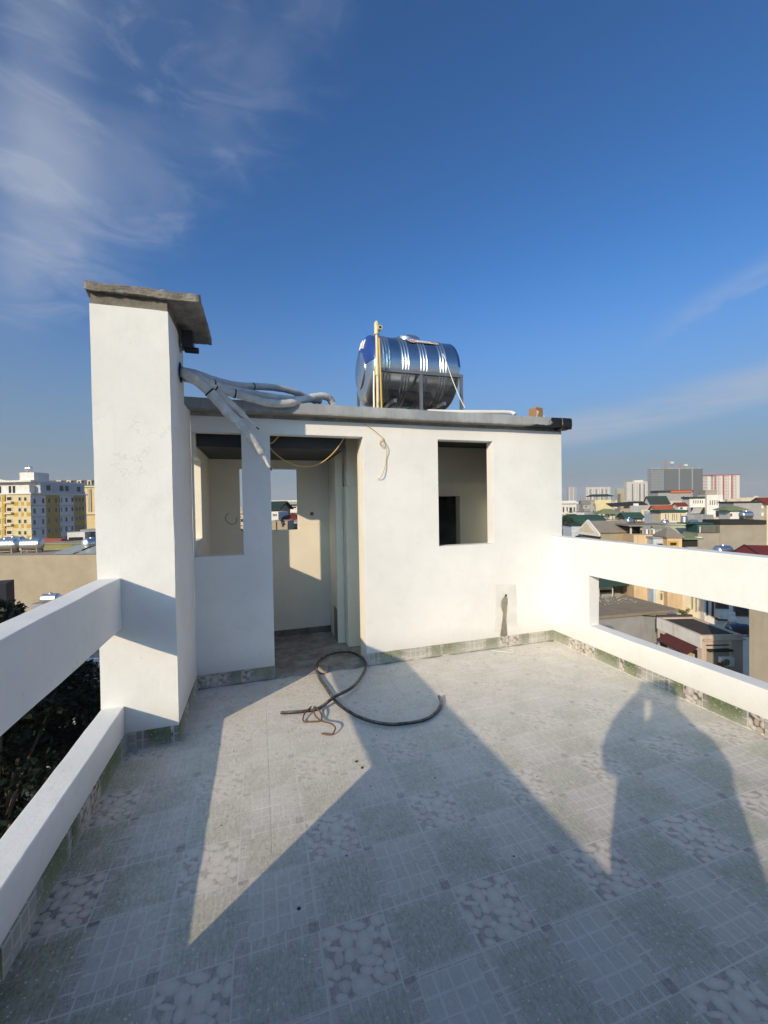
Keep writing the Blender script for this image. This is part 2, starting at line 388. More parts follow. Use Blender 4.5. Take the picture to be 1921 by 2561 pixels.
    def inside(x, lo, hi, e=.004):
        return s.math('MULTIPLY', s.rng(x, lo - e, lo + e, 0, 1, False), s.rng(x, hi - e, hi + e, 1, 0, False))
    wnb = s.math('MULTIPLY', s.math('SUBTRACT', s.noise(ab, 9, 3), .5), .09)
    aj = s.math('ADD', a, wnb); bj = s.math('ADD', b, wnb)
    c = bord
    c = s.mix(s.math('MULTIPLY', inside(aj, .50, .945, .02), inside(bj, .02, .40, .02)), c, grass)
    c = s.mix(s.math('MULTIPLY', inside(aj, .05, .45, .02), inside(bj, .50, .935, .02)), c, grass)
    c = s.mix(s.math('MULTIPLY', inside(a, .525, .925), inside(b, .515, .975)), c, mosaic)
    dk = s.mix(f2, c4((.03, .03, .03)), c4((.12, .12, .12)))
    c = s.mix(s.math('MULTIPLY', inside(a, .928, .998), inside(b, .44, .513)), c, dk)
    c = s.mix(s.math('MULTIPLY', inside(a, .445, .522), inside(b, .965, .999)), c, dk)
    rim = s.math('MULTIPLY', inside(a, -.004, .444, .002), inside(b, -.004, .444, .002))
    c = s.mix(s.math('MULTIPLY', rim, .8), c, c4((.52, .50, .46)))
    c = s.mix(s.math('MULTIPLY', inside(a, .004, .436), inside(b, .004, .434)), c, pebble)
    # building dust: heavy towards the door, thin at the left edge
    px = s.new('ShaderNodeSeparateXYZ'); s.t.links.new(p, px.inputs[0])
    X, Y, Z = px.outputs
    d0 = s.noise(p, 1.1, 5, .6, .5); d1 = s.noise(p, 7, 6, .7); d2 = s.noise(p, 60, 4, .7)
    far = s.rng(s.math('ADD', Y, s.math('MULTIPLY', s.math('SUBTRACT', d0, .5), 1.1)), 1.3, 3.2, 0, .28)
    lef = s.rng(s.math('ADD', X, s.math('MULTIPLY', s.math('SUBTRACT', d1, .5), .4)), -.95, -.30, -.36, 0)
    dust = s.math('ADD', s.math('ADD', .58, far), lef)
    dust = s.math('ADD', dust, s.math('MULTIPLY', s.math('SUBTRACT', d1, .5), .28))
    d3 = s.noise(s.coord('Object', scale=(1, .22, 1), rot=(0, 0, .25)), 95, 4, .75); d4 = s.noise(p, 210, 3, .7)
    dust = s.math('ADD', dust, s.math('MULTIPLY', s.math('SUBTRACT', d2, .5), .75)); dust = s.math('ADD', dust, s.math('MULTIPLY', s.math('SUBTRACT', d3, .5), .8)); dust = s.math('ADD', dust, s.math('MULTIPLY', s.math('SUBTRACT', d4, .5), .5))
    flat = s.rng(Z, .004, .010, 1, 0)
    up = s.rng(Z, .01, .10, .16, .0)                               # splash on the skirting
    pm_ = s.math('MULTIPLY', inside(a, .004, .436), inside(b, .004, .434))
    gapm = s.math('MULTIPLY', pm_, s.math('SUBTRACT', 1, stone)); stm = s.math('MULTIPLY', pm_, stone)
    dks = s.math('MAXIMUM', s.math('MULTIPLY', inside(a, .928, .998), inside(b, .44, .513)), s.math('MULTIPLY', inside(a, .445, .522), inside(b, .965, .999)))
    dust = s.math('SUBTRACT', dust, s.math('ADD', s.math('MULTIPLY', gapm, .06), s.math('MULTIPLY', dks, .14)))
    skirt_far = s.rng(s.math('ADD', Y, s.math('MULTIPLY', d1, .8)), 3.0, 4.4, 0, .2)  # more dust mixed into the skirting towards the facade
    dust = s.math('ADD', s.math('MULTIPLY', dust, flat), s.math('MULTIPLY', s.math('ADD', s.math('ADD', up, skirt_far), s.math('MULTIPLY', s.math('SUBTRACT', d1, .42), .6)), s.math('SUBTRACT', 1, flat)), clamp=True)
    dc = s.mix(s.rng(s.math('ADD', Y, s.math('MULTIPLY', s.math('SUBTRACT', d0, .5), .8)), .7, 2.3), s.mix(d1, c4((.42, .41, .385)), c4((.56, .545, .51))), s.mix(d1, c4((.64, .61, .55)), c4((.82, .785, .72))))  # dust tone also carries light: paler on the sunny floor, darker in near shade
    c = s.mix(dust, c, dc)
    c = s.mix(s.math('MULTIPLY', s.rng(s.math('ADD', s.math('MULTIPLY', d4, .6), s.math('MULTIPLY', d2, .4)), .56, .68, 0, .55), flat), c, c4((.17, .16, .145)))
    c = s.mix(s.math('MULTIPLY', s.rng(d4, .30, .42, .35, 0), flat), c, c4((.80, .78, .74)))
    # scuffs
    sc_ = s.noise(s.coord('Object', scale=(3, 14, 1), rot=(0, 0, .6)), 5, 6, .7)
    c = s.mix(s.math('MULTIPLY', s.rng(sc_, .66, .75, 0, .35), flat), c, c4((.22, .20, .18)))
    s.bump(s.math('ADD', s.math('MULTIPLY', d2, .6), s.math('MULTIPLY', dust, .3)), .18, .004)
    return s.out(c, s.rng(dust, .1, .6, .42, .9), 0, .35)
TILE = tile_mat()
GROUT = mat('grout', (.50, .48, .44), .95, var=.2, vs=8)

def tile_mesh(x0, x1, y0, y1, ox, oy, name='tile'):
    """box with a chamfered top, UV in print units; local origin at ox,oy"""
    e = .0012; t = .009
    vs = [(x0, y0, -t), (x1, y0, -t), (x1, y1, -t), (x0, y1, -t), (x0, y0, -e * .6), (x1, y0, -e * .6), (x1, y1, -e * .6), (x0, y1, -e * .6),
          (x0 + e, y0 + e, 0), (x1 - e, y0 + e, 0), (x1 - e, y1 - e, 0), (x0 + e, y1 - e, 0)]
    fs = [(8, 9, 10, 11)] + [(k, (k + 1) % 4, (k + 1) % 4 + 4, k + 4) for k in range(4)] + [(k + 4, (k + 1) % 4 + 4, (k + 1) % 4 + 8, k + 8) for k in range(4)]
    m = bpy.data.meshes.new(name); m.from_pydata([(a - ox, b - oy, c) for a, b, c in vs], [], fs)
    uvl = m.uv_layers.new(name='UVMap')
    for lp in m.loops:
        v = vs[lp.vertex_index]; uvl.data[lp.index].uv = ((v[0] - .188) / PX_ + 20, (v[1] - 1.267) / PY_ + 20)
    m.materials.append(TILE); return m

floor = tag(MB().box(XL, XR, Y0, YF, -.16, -.0010).build('terrace_floor', GROUT), kind='structure')
full = None; G = .0007
i0 = math.floor((XL - JX) / PX_); i1 = math.ceil((XR - JX) / PX_); j0 = math.floor((Y0 - JY) / PY_); j1 = math.ceil((YF - JY) / PY_)
for i in range(i0, i1):
    for j in range(j0, j1):
        x0, x1, y0, y1 = JX + i * PX_, JX + (i + 1) * PX_, JY + j * PY_, JY + (j + 1) * PY_
        a0, a1, b0, b1 = max(x0, XL), min(x1, XR), max(y0, Y0), min(y1, YF)
        if a1 - a0 < .02 or b1 - b0 < .02: continue
        ox, oy = (x0 + x1) / 2, (y0 + y1) / 2
        whole = (a0, a1, b0, b1) == (x0, x1, y0, y1)
        if whole and full: m = full
        else:
            m = tile_mesh(a0 + G, a1 - G, b0 + G, b1 - G, ox, oy)
            if whole: full = m
        o = bpy.data.objects.new('tile', m); C.objects.link(o); o.parent = floor
        o.location = (ox, oy, random.uniform(-.0006, .0004)); o.rotation_euler = (random.uniform(-.0008, .0008), random.uniform(-.0008, .0008), 0)

def skirting(parent, p0, p1, nrm, u0, seed):
    """row of cut tiles along a wall foot, each an object"""
    rnd = random.Random(seed); p0 = Vector(p0); p1 = Vector(p1); L = (p1 - p0).length; d = (p1 - p0) / L; nrm = Vector(nrm)
    s = 0.0; first = True
    while s < L - .01:
        e = min(L, s + (PX_ * rnd.uniform(.35, 1) if first else PX_)); first = False
        bb = rnd.choice((.10, .58, .16, .66)); th = .009 + rnd.uniform(-.001, .001); g = .0015
        ins = [(s + g, e - g)]
        for a, b in ins:
            vs = []
            for (t, n, z) in ((a, 0, .001), (b, 0, .001), (b, th, .001), (a, th, .001), (a, 0, SK), (b, 0, SK), (b, th, SK), (a, th, SK)):
                q = p0 + d * t + nrm * n; vs.append((q.x, q.y, z))
            cen = p0 + d * ((a + b) / 2)
            m = bpy.data.meshes.new('skirting_tile')
            m.from_pydata([(v[0] - cen.x, v[1] - cen.y, v[2]) for v in vs], [], [(0, 3, 2, 1), (4, 5, 6, 7), (0, 1, 5, 4), (1, 2, 6, 5), (2, 3, 7, 6), (3, 0, 4, 7)])
            uvl = m.uv_layers.new(name='UVMap'); off = rnd.random()
            tt = (a, b, b, a, a, b, b, a)
            for lp in m.loops:
                k = lp.vertex_index; uvl.data[lp.index].uv = (off + tt[k] / PX_ + u0 + 20, bb + vs[k][2] / PY_)
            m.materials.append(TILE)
            o = bpy.data.objects.new('skirting_tile', m); C.objects.link(o); o.parent = parent; o.location = (cen.x, cen.y, 0)
        s = e

# own house below the terrace (its outside walls drop to the street)
GROUND = -16.0
hb = empty('house_body', (0, 0, GROUND), label='tall narrow house that carries the white roof terrace', cat='house')
def hloc(m): return m
b = MB().box(XCL, XE, Y0 - .14, 5.22, 0, -GROUND - .162); b.build('wall', CREAM, hb)

# ------------------------------------------------------------------ left parapet
ZBT, ZBB, ZLW, ZRT = 1.147, .815, .30, 1.204
lp = empty('parapet', label='white parapet on the left with a long open slot and dark trees behind', cat='parapet')
m = MB().grid([Y0, -.6, 1.0, YC], [-.16, ZLW, ZBB, ZBT], lambda i, j: not (j == 1 and i in (2,)) , XCL, XL, axis='x')
waver(m.build('wall', WHITE, lp, bevel=.006, weld=True))
skirting(lp, (XL, YC, 0), (XL, Y0, 0), (1, 0, 0), .2, 3)
# right parapet
rp = empty('parapet', label='white parapet on the right with a long slot looking down on roofs', cat='parapet')
m = MB().grid([Y0, .2, .6, 3.355, YF], [-.16, .317, .835, ZRT], lambda i, j: not (j == 1 and i in (0, 2)), XR, XE, axis='x')
waver(m.build('wall', WHITE, rp, bevel=.006, weld=True))
skirting(rp, (XR, YF, 0), (XR, Y0, 0), (-1, 0, 0), .55, 5)
# rear parapet behind the photographer
bp = empty('parapet', label='white parapet closing the terrace behind the photographer', cat='parapet')
MB().box(XCL, XE, Y0 - .14, Y0, -.16, ZBT).build('wall', WHITE, bp, bevel=.006)

# ------------------------------------------------------------------ column (vent shaft) with cap slab
ZCT = 2.991; ZS0 = 2.437
vs_ = empty('vent_shaft', label='tall white square shaft with a rough concrete cap slab', cat='shaft')
_zt = ZCT - .075; _a, _b2 = 3.60, YF - .001
_vv = [(XCL, YC, -.16), (XCR, YC, -.16), (XCR, YC, _zt), (XCL, YC, _zt), (XCR, _b2, -.16), (XCR, _b2, ZS0), (XCR, _a, ZS0), (XCR, _a, _zt), (-.60, _b2, -.16), (-.60, _b2, ZS0), (XCL, _a, -.16), (XCL, _a, ZS0), (XCL, _a, _zt)]
_sw = MB().add(_vv, [(0, 1, 2, 3), (1, 4, 5, 6, 7, 2), (4, 8, 9, 5), (8, 10, 11, 9), (5, 9, 11, 6), (6, 11, 12, 7), (10, 0, 3, 12, 11), (3, 2, 7, 12)])
waver(_sw.build('wall', WHITE, vs_), 24)
nk = MB().box(XCL + .006, XCR - .006, YC + .006, 3.594, ZCT - .0748, ZCT - .001).build('neck', CONC, vs_)
cap = MB().box(XCL - .02, -.35, YC - .03, 3.78, ZCT, ZCT + .052).build('cap_slab', concrete_mat('cap_concrete', (.33, .305, .265), 1.2, .6), vs_)
jitter(cap, .006, 8, cuts=34, seed=3); jitter(cap, .008, 34, seed=8); cap.data.polygons.foreach_set('use_smooth', [True] * len(cap.data.polygons))
skirting(vs_, (XL, YC, 0), (XCR + .009, YC, 0), (0, -1, 0), .1, 8)
skirting(vs_, (XCR, YC, 0), (XCR, YF - .01, 0), (1, 0, 0), .4, 9)
# ragged plaster lip under the cap
BLACK = mat('black_plastic', (.02, .02, .022), .45, var=.2)
fl = empty('flood_light', label='black flood lamp fixed under the concrete cap of the white shaft', cat='lamp')
q0 = onx(449.6, 832, XCR); q1 = onx(470, 865, XCR)
yc = 3.42; zc = ony(466, 848, yc).z
MB().box(XCR + .02, XCR + .10, yc - .02, yc + .085, zc - .065, zc + .065).build('body', BLACK, fl, bevel=.006)
MB().box(XCR + .1005, XCR + .106, yc - .012, yc + .077, zc - .055, zc + .055).build('lens', mat('lamp_glass', (.05, .05, .055), .1), fl)
MB().box(XCR, XCR + .0195, yc + .02, yc + .05, zc - .02, zc + .02).build('bracket', mat('grey_metal', (.32, .33, .34), .45, .6), fl)
cc = empty('camera_tube', label='small black tube stub sticking out below the flood lamp', cat='fitting')
zc2 = ony(478, 876, 3.46).z
MB().lathe([(0, XCR + .035), (.021, XCR + .035), (.023, XCR + .045), (.023, XCR + .13), (.018, XCR + .135), (0, XCR + .135)], 18, (0, 3.46, zc2), 'x').build('housing', BLACK, cc)
MB().lathe([(0, XCR), (.024, XCR), (.024, XCR + .012), (.01, XCR + .016), (.01, XCR + .0345), (0, XCR + .0345)], 14, (0, 3.46, zc2), 'x').build('bracket', MATS['grey_metal'], cc)

# ------------------------------------------------------------------ stair house
TH = .125
ZD, ZWT = 2.269, 2.405
X1A, X1B, XDL, XDR, XWA, XWB = XCR + .004, -.135, .114, .996, 1.800, 2.453
ZW1, ZW2 = 1.165, 1.152
YB = 5.09
ZS0, ZS1 = 2.437, 2.537
sh = empty('stair_house', (0, 0, 0), label='small white stair house with open doorway and two unglazed window openings', cat='house')
us = [XCR + .0005, X1A, X1B, XDL, XDR, XWA, XWB, XE]
zs = [-.16, 0.0, ZW2, ZW1, ZD, ZWT]
def keep(i, j):
    if j == 4 or j == 0: return True
    if i == 1 and j == 3: return False
    if i == 3: return False
    if i == 5 and j in (2, 3): return False
    return True
MB().grid(us, zs, keep, YF, YF + TH).build('front_wall', WHITE, sh, bevel=.006, weld=True)
# unpainted band between paint and slab
MB().box(XCR + .001, XE - .002, YF + .003, YF + TH - .003, ZWT + .001, ZS0 - .001).build('bond_beam', CONC_L, sh)
# left wall with its own window; right wall; back wall with window
XLI = XCR + .02
MB().grid([YF + TH + .001, 4.34, YB - .001], [-.16, 1.30, 2.06, ZS0 - .002], lambda i, j: not (i == 0 and j == 1), XCR - .12, XLI, axis='x').build('left_wall', CREAM, sh, bevel=.004, weld=True)
MB().box(XE - TH, XE, YF + TH + .001, YB - .001, -.16, ZS0 - .002).build('right_wall', WHITE, sh)
MB().grid([XCR - .12, -.21, .465, 2.36, 2.68, XE], [-.16, 0, 1.307, 1.70, 2.057, ZS0 - .002],
          lambda i, j: not ((i == 1 and j in (2, 3)) or (i == 3 and j in (1, 2))), YB, YB + TH).build('back_wall', CREAM, sh, bevel=.004, weld=True)
# dark closet behind the inner doorway
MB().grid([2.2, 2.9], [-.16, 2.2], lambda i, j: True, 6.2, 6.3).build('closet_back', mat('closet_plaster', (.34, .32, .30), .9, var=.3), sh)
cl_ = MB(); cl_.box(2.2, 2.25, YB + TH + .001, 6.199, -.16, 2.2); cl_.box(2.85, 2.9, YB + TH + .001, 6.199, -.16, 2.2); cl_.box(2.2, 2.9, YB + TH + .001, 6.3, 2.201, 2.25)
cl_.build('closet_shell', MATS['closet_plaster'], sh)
# partition and pier inside
MB().box(.845, .93, 4.605, YB - .001, -.15, ZS0 - .003).build('partition', CREAM, sh, bevel=.004)
MB().box(XDR, 1.10, YF + TH + .001, 4.14, -.15, ZS0 - .003).build('pier', CREAM, sh, bevel=.005)
MB().box(.93, 1.35, 4.44, 4.60, -.15, 1.81).build('pier_base', CREAM, sh, bevel=.005)
MB().box(.945, 1.35, 4.45, 4.60, 1.8105, ZS0 - .003).build('pier_head', CREAM, sh, bevel=.005)
# ceiling of the stair landing and its edge beams
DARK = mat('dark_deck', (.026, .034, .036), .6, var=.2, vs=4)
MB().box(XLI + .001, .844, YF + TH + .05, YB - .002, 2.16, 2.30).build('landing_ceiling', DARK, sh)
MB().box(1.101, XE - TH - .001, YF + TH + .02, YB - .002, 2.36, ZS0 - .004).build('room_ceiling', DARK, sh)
MB().box(1.75, XE - TH - .001, YB - .09, YB - .0015, 1.875, 2.359).build('wall_beam', CREAM, sh, bevel=.004)
# roof slab
GREYC = None
def slab_mat():
    s = N('slab_coating'); p = s.pos()
    a = s.noise(p, 3, 6, .6); st = s.noise(s.coord('Object', scale=(6, 6, .5)), 4, 6, .7); d = s.noise(p, 60, 4, .7)
    c = s.mix(s.rng(a, .3, .7), c4((.28, .30, .32)), c4((.42, .44, .46)))
    c = s.mix(s.rng(st, .50, .72, 0, .55), c, c4((.24, .24, .23)))
    sx = s.new('ShaderNodeSeparateXYZ'); s.t.links.new(p, sx.inputs[0])
    e = s.math('ADD', sx.outputs[2], s.math('MULTIPLY', s.math('SUBTRACT', s.noise(p, 14, 5, .7), .5), .05))
    c = s.mix(s.rng(e, ZS0 - .004, ZS0 + .018, .8, 0), c, c4((.20, .17, .12)))
    bx = s.math('ADD', sx.outputs[0], s.math('MULTIPLY', s.math('SUBTRACT', s.noise(p, 11, 3), .5), .25))
    blk = s.rng(bx, 3.10, 3.12, 0, 1, False)
    drip = s.math('MULTIPLY', s.rng(bx, 2.84, 2.90, 0, 1, False), s.rng(e, ZS0 + .012, ZS0 + .02, 1, 0))
    blk = s.math('MAXIMUM', blk, drip)
    c = s.mix(blk, c, c4((.014, .014, .015)))
    s.bump(s.math('ADD', d, s.math('MULTIPLY', a, 2)), .25, .01)
    s.b.inputs['Specular IOR Level'].default_value = .4
    return s.out(c, s.rng(blk, 0, 1, .62, .30))
SLABM = slab_mat()
slab = MB().box(XCR - .14, 3.395, 3.775, 5.45, ZS0, ZS1).build('roof_slab', SLABM, sh)
jitter(slab, .005, 3.0, cuts=30, seed=11, axes=(.5, 1, .8)); slab.data.polygons.foreach_set('use_smooth', [True] * len(slab.data.polygons)); slab.data.set_sharp_from_angle(angle=math.radians(35))
bl = MB().box(3.27, 3.405, 3.765, 3.90, ZS0 - .022, ZS1 - .004).build('tar_wrap', mat('bitumen', (.012, .012, .013), .32, var=.3, vs=12, bump=.6, bs=16), slab)
jitter(bl, .010, 9, cuts=9, seed=4); bl.data.polygons.foreach_set('use_smooth', [True] * len(bl.data.polygons))
MB().box(XCR + .02, 3.37, 3.90, 5.42, ZS1 + .006, ZS1 + .010).build('dark_roof_sheet', mat('roof_sheet_dark', (.06, .058, .055), .85, var=.4, vs=4, bump=.3, bs=14), slab)  # added unseen dark sheet to darken what the tank's underside mirrors
# upstand hump at the back of the roof, left
ur = MB().box(XCR + .02, .55, 4.5, 4.62, ZS1 + .011, ZS1 + .06).build('roof_kerb', CONC, sh); jitter(ur, .006, 8, cuts=8, seed=2)
skirting(sh, (XCR + .009, YF, 0), (XDL, YF, 0), (0, -1, 0), .0, 12)
skirting(sh, (XDR, YF, 0), (XR - .009, YF, 0), (0, -1, 0), .3, 21)
# inner concrete floor with a broken edge at the threshold
nx, ny = 46, 34; vs2 = []; fs2 = []
for j in range(ny + 1):
    for i in range(nx + 1):
        x = XLI - .02 + (3.28 - XLI) * i / nx; y = 3.86 + (YB - 3.86 + .05) * (j / ny)
        z = .012 + .008 * mnoise.noise(Vector((x * 5, y * 5, 0))) + .006 * mnoise.noise(Vector((x * 17, y * 17, 3)))
        if j == 0: y += .035 * mnoise.noise(Vector((x * 9, 0, 7))) + .02 * mnoise.noise(Vector((x * 30, 0, 2))); z = .0015
        if j == 1: z = .012 + .007 * mnoise.noise(Vector((x * 12, 1, 0)))
        vs2.append((x, y, z))
for j in range(ny):
    for i in range(nx): k = j * (nx + 1) + i; fs2.append((k, k + 1, k + nx + 2, k + nx + 1))
fc = MB().add(vs2, fs2); fc.smooth = True
fc.build('inner_floor', CONC_L, sh)
# strip of bare render at the foot of the inner walls, and a patch on the partition
pf = MB().box(XLI + .001, .844, YB - .012, YB - .0012, .0, .085).build('bare_render', CONC, sh); jitter(pf, .004, 8, cuts=8)
pp = MB().box(.8385, .8445, 4.63, 4.80, .02, .40).build('bare_render', CONC, sh); jitter(pp, .004, 10, cuts=6, axes=(.3, 1, 1.6))
# mortar run and hole on the front wall
MOUT = [(2.59, .581), (2.571, .555), (2.534, .51), (2.533, .452), (2.557, .391), (2.55, .322), (2.530, .196), (2.517, .125), (2.609, .125), (2.600, .21), (2.593, .318), (2.6, .392), (2.613, .455), (2.614, .52), (2.602, .558)]
def fine_poly(P, k=4, amp=.004, sd=0):
    out = []
    for i in range(len(P)):
        a, b_2 = P[i], P[(i + 1) % len(P)]
        for j in range(k):
            t = j / k; x = a[0] + (b_2[0] - a[0]) * t; z = a[1] + (b_2[1] - a[1]) * t
            n = mnoise.noise_vector(Vector((x * 40, z * 40, sd))); out.append((x + n.x * amp, z + n.y * amp))
    return out
mr = MB().prism(fine_poly(MOUT, 5, .007, 1), YF - .010, YF + .002).build('mortar_run', MORTAR, sh, bevel=.004)
PATCH = mat('patch_plaster', (.70, .69, .665), .9, var=.07, vs=6, bump=.3, bs=30)
MB().prism(fine_poly([(2.47, .70), (2.728, .683), (2.747, .20), (2.63, .16), (2.451, .175)], 6, .012, 4), YF - .0016, YF + .002).build('plaster_patch', PATCH, sh)
MB().lathe([(0, -.0), (.013, -.0)], 14, (2.592, YF - .0115, .574), 'y').build('pipe_hole', BLACK, sh)

# ------------------------------------------------------------------ wires on the stair house
WIRE_Y = mat('yellow_cable', (.55, .38, .10), .5, var=.1); WIRE_W = mat('cream_cable', (.62, .55, .38), .55, var=.15)
def wire(name, pts, r, m_, label, k=6):
    o = MB().tube(smooth_path(pts, k), r, 7).build(name, m_); return tag(o, label, 'cable')
wire('loose_cable', [(x, YF - .012 - .01 * (i % 3), z) for i, (x, z) in enumerate([(1.003, 2.395), (1.073, 2.355), (1.16, 2.285), (1.205, 2.245), (1.20, 2.19), (1.172, 2.18), (1.165, 2.215), (1.19, 2.243), (1.228, 2.16), (1.228, 2.06), (1.21, 1.968), (1.169, 1.876), (1.135, 1.853)])], .0035, WIRE_Y, 'thin yellow cable hanging in a loop on the sunlit wall right of the doorway')
wire('sagging_cable', [(x, 4.02, z) for x, z in [(.02, 2.30), (.119, 2.154), (.186, 2.085), (.282, 2.02), (.401, 1.988), (.512, 1.987), (.626, 2.037), (.743, 2.142), (.833, 2.27), (.86, 2.33)]], .0055, WIRE_Y, 'yellow cable sagging in a deep curve across the doorway')
wire('sagging_cable', [(x, 4.2, z) for x, z in [(.42, 2.33), (.509, 2.301), (.626, 2.26), (.745, 2.24), (.855, 2.245), (.90, 2.26)]], .004, WIRE_W, 'pale thin cable drooping along the top right of the doorway')
wire('cable_tail', [(.118, 4.03, 2.20), (.15, 4.03, 2.215), (.19, 4.03, 2.26), (.23, 4.03, 2.30)], .006, WIRE_Y, 'short orange cable tail in the top left corner of the doorway')
wire('cable_tail', [(x, YB - .02 - .03 * k, z) for k, (x, z) in enumerate([(-.335, 1.53), (-.36, 1.50), (-.365, 1.45), (-.30, 1.40), (-.25, 1.42), (-.24, 1.48)])], .003, BLACK, 'thin cable curl hanging on the back wall behind the left window opening')
rc = ony(780, 1285, YB); MB_ = MB().box(rc.x - .02, rc.x + .02, YB - .006, YB - .001, rc.z - .02, rc.z + .02).build('socket_box', mat('rust_brown', (.22, .10, .05), .7), sh)

# ------------------------------------------------------------------ insulated pipes out of the shaft
def pipe_mat():
    s = N('pipe_wrap'); v = s.coord('Object')
    a = s.noise(v, 12, 5, .6); w = s.noise(s.coord('Object', scale=(30, 30, 30)), 2, 3)
    c = s.mix(s.rng(a, .3, .7), c4((.52, .51, .50)), c4((.70, .68, .65)))
    c = s.mix(s.rng(w, .62, .75, 0, .5), c, c4((.34, .32, .30)))
    s.bump(s.noise(v, 45, 4, .6), .5, .01); return s.out(c, .6, 0, .4)
PW = pipe_mat(); TAPE = mat('white_tape', (.78, .78, .77), .4, var=.06, bump=.4, bs=60); TIE = BLACK
def pipe(pl, r, label, tape=None, ties=()):
    root = empty('insulated_pipe', tuple(pl[0]), label=label, cat='pipe', group='insulated pipes hanging out of the shaft')
    base = Vector(pl[0]); path = [p - base for p in smooth_path(pl, 7)]
    rad = [r * (1 + .06 * mnoise.noise(p * 14)) for p in path]
    rad = [q * (1 + .035 * math.sin(i * 1.9)) for i, q in enumerate(rad)]
    MB().tube(path, r, 16, radii=rad).build('sleeve', PW, root)
    if tape:
        tp = [p - base for p in smooth_path(tape, 5)]; n = len(tp)
        MB().tube(tp, r, 10, radii=[r * (.62 - .4 * i / n) * (1 + .16 * mnoise.noise(p * 60)) for i, p in enumerate(tp)]).build('taped_end', TAPE, root)
        MB().tube([tp[-1], tp[-1] + (tp[-1] - tp[-2]).normalized() * .03], .006, 6).build('copper_tip', BLACK, root)
    for t in ties:
        i = int(t * (len(path) - 1)); d = (path[min(i + 1, len(path) - 1)] - path[i - 1]).normalized()
        MB().tube([path[i] - d * .006, path[i] + d * .006], r * 1.1, 14).build('cable_tie', TIE, root)
def P(px, py, y): return ony(px, py, y)
s0 = onx(446, 925, XCR - .05)
pipe([s0, P(470, 938, 3.36), P(494, 952.5, 3.40), P(530, 986, 3.43), P(570, 1032, 3.46), P(601.8, 1062, 3.48), P(633.6, 1103.7, 3.52), P(653.5, 1131.6, 3.55)], .040,
     'thick grey insulated pipe hanging lowest by the doorway with a white taped end', [P(652, 1129, 3.55), P(663, 1147, 3.57), P(668, 1158, 3.575), P(675, 1169, 3.58)], (.42,))
pipe([s0 + Vector((0, .05, -.01)), P(486, 936, 3.42), P(534, 968, 3.52), P(558, 992, 3.56), P(585.9, 1016, 3.60), P(609, 1037, 3.62)], .026,
     'thinner insulated pipe hanging just above the lowest one with a short taped end', [P(608, 1036, 3.62), P(622, 1049, 3.63), P(634, 1062, 3.64), P(641, 1068, 3.645)], (.45,))
pipe([s0 + Vector((0, .09, .02)), P(486, 934, 3.5), P(540, 952, 3.65), P(598, 964.5, 3.8), P(677, 968.5, 4.0), P(729, 978.4, 4.15), P(769, 994, 4.3), P(790, 1004, 4.35)], .031,
     'topmost insulated pipe arching from the shaft over the flat roof', None, (.5,))
pipe([s0 + Vector((0, .06, -.04)), P(480, 948, 3.45), P(518, 964.5, 3.55), P(570, 980, 3.62), P(629.6, 996, 3.68), P(669, 1007, 3.70), P(717, 1009, 3.74), P(757, 1000, 3.82), P(796.7, 991, 3.9), P(820.6, 994, 3.95), P(832, 1009, 3.98)], .034,
     'insulated pipe drooping over the slab edge and curling up at its right end', None, (.33,))
pipe([s0 + Vector((0, .11, -.03)), P(500, 947, 3.5), P(560, 968, 3.62), P(637.6, 985, 3.75), P(717, 997, 3.85), P(777, 999, 4.0), P(800, 1003, 4.1)], .030,
     'insulated pipe lying between the topmost and the drooping one', None, (.28,))
# ragged hole in the shaft
hq = onx(449, 925, XCR); hole = MB().lathe([(0, 0), (.078, 0)], 20, (XCR + .0025, hq.y + .03, hq.z - .01), 'x').build('pipe_hole', mat('hole_dark', (.02, .018, .016), .95), vs_)

# ------------------------------------------------------------------ water tank on the roof
def steel_mat(name='stainless', rough=.20, col=(.78, .78, .77)):
    s = N(name); v = s.coord('Object'); a = s.noise(v, 3, 4)
    br = s.noise(s.coord('Object', scale=(90, 1, 1)), 4, 4)
    s.bump(s.noise(v, 5, 2), .04, .02)
    return s.out(s.mix(a, c4(col, .9), c4(col, 1.06)), s.math('ADD', rough, s.math('MULTIPLY', br, .08)), 1.0)
STEEL = steel_mat(); BLUE = mat('blue_enamel', (.02, .06, .28), .3, var=.1); STAND = mat('stand_steel', (.30, .31, .32), .4, .7, var=.1)
TY, TZ, TR_, TX0, TX1 = 4.9, 3.25, .42, 1.335, 2.36
tk = empty('water_tank', (0, 0, 0), label='large ribbed stainless water tank lying on a steel stand on the flat roof', cat='water tank')
prof = []; ribs = []
for c0 in (.12, .35, .58, .83): ribs += [c0 + k * .036 for k in (-1, 0, 1)]
L_ = TX1 - TX0; n_ = 220
for i in range(n_ + 1):
    x = L_ * i / n_; r = TR_
    for q in ribs: r += .0085 * math.exp(-((x - q) / .008) ** 2)
    prof.append((r, TX0 + x))
MB().lathe(prof, 64, (0, TY, TZ), 'x').build('shell', STEEL, tk)
def dome(sign, x0, a0, a1, n, extra=0.0, rmax=TR_):
    pr = []
    for i in range(15):
        t = i / 14 * math.pi / 2; pr.append(((rmax + extra * .5) * math.cos(t) ** .8 if i < 14 else .0, x0 + sign * (.105 * math.sin(t) + extra)))
    return MB().lathe(pr, n, (0, TY, TZ), 'x', a0, a1)
capL = dome(-1, TX0, 0, 2 * math.pi, 64).build('end_cap', STEEL, tk)
capR = dome(1, TX1, 0, 2 * math.pi, 64).build('end_cap', STEEL, tk)
dome(-1, TX0 - .0005, math.radians(2), math.radians(178), 40, .003).build('blue_panel', BLUE, capL)
dome(1, TX1 + .0005, math.radians(2), math.radians(178), 40, .003).build('blue_panel', BLUE, capR)
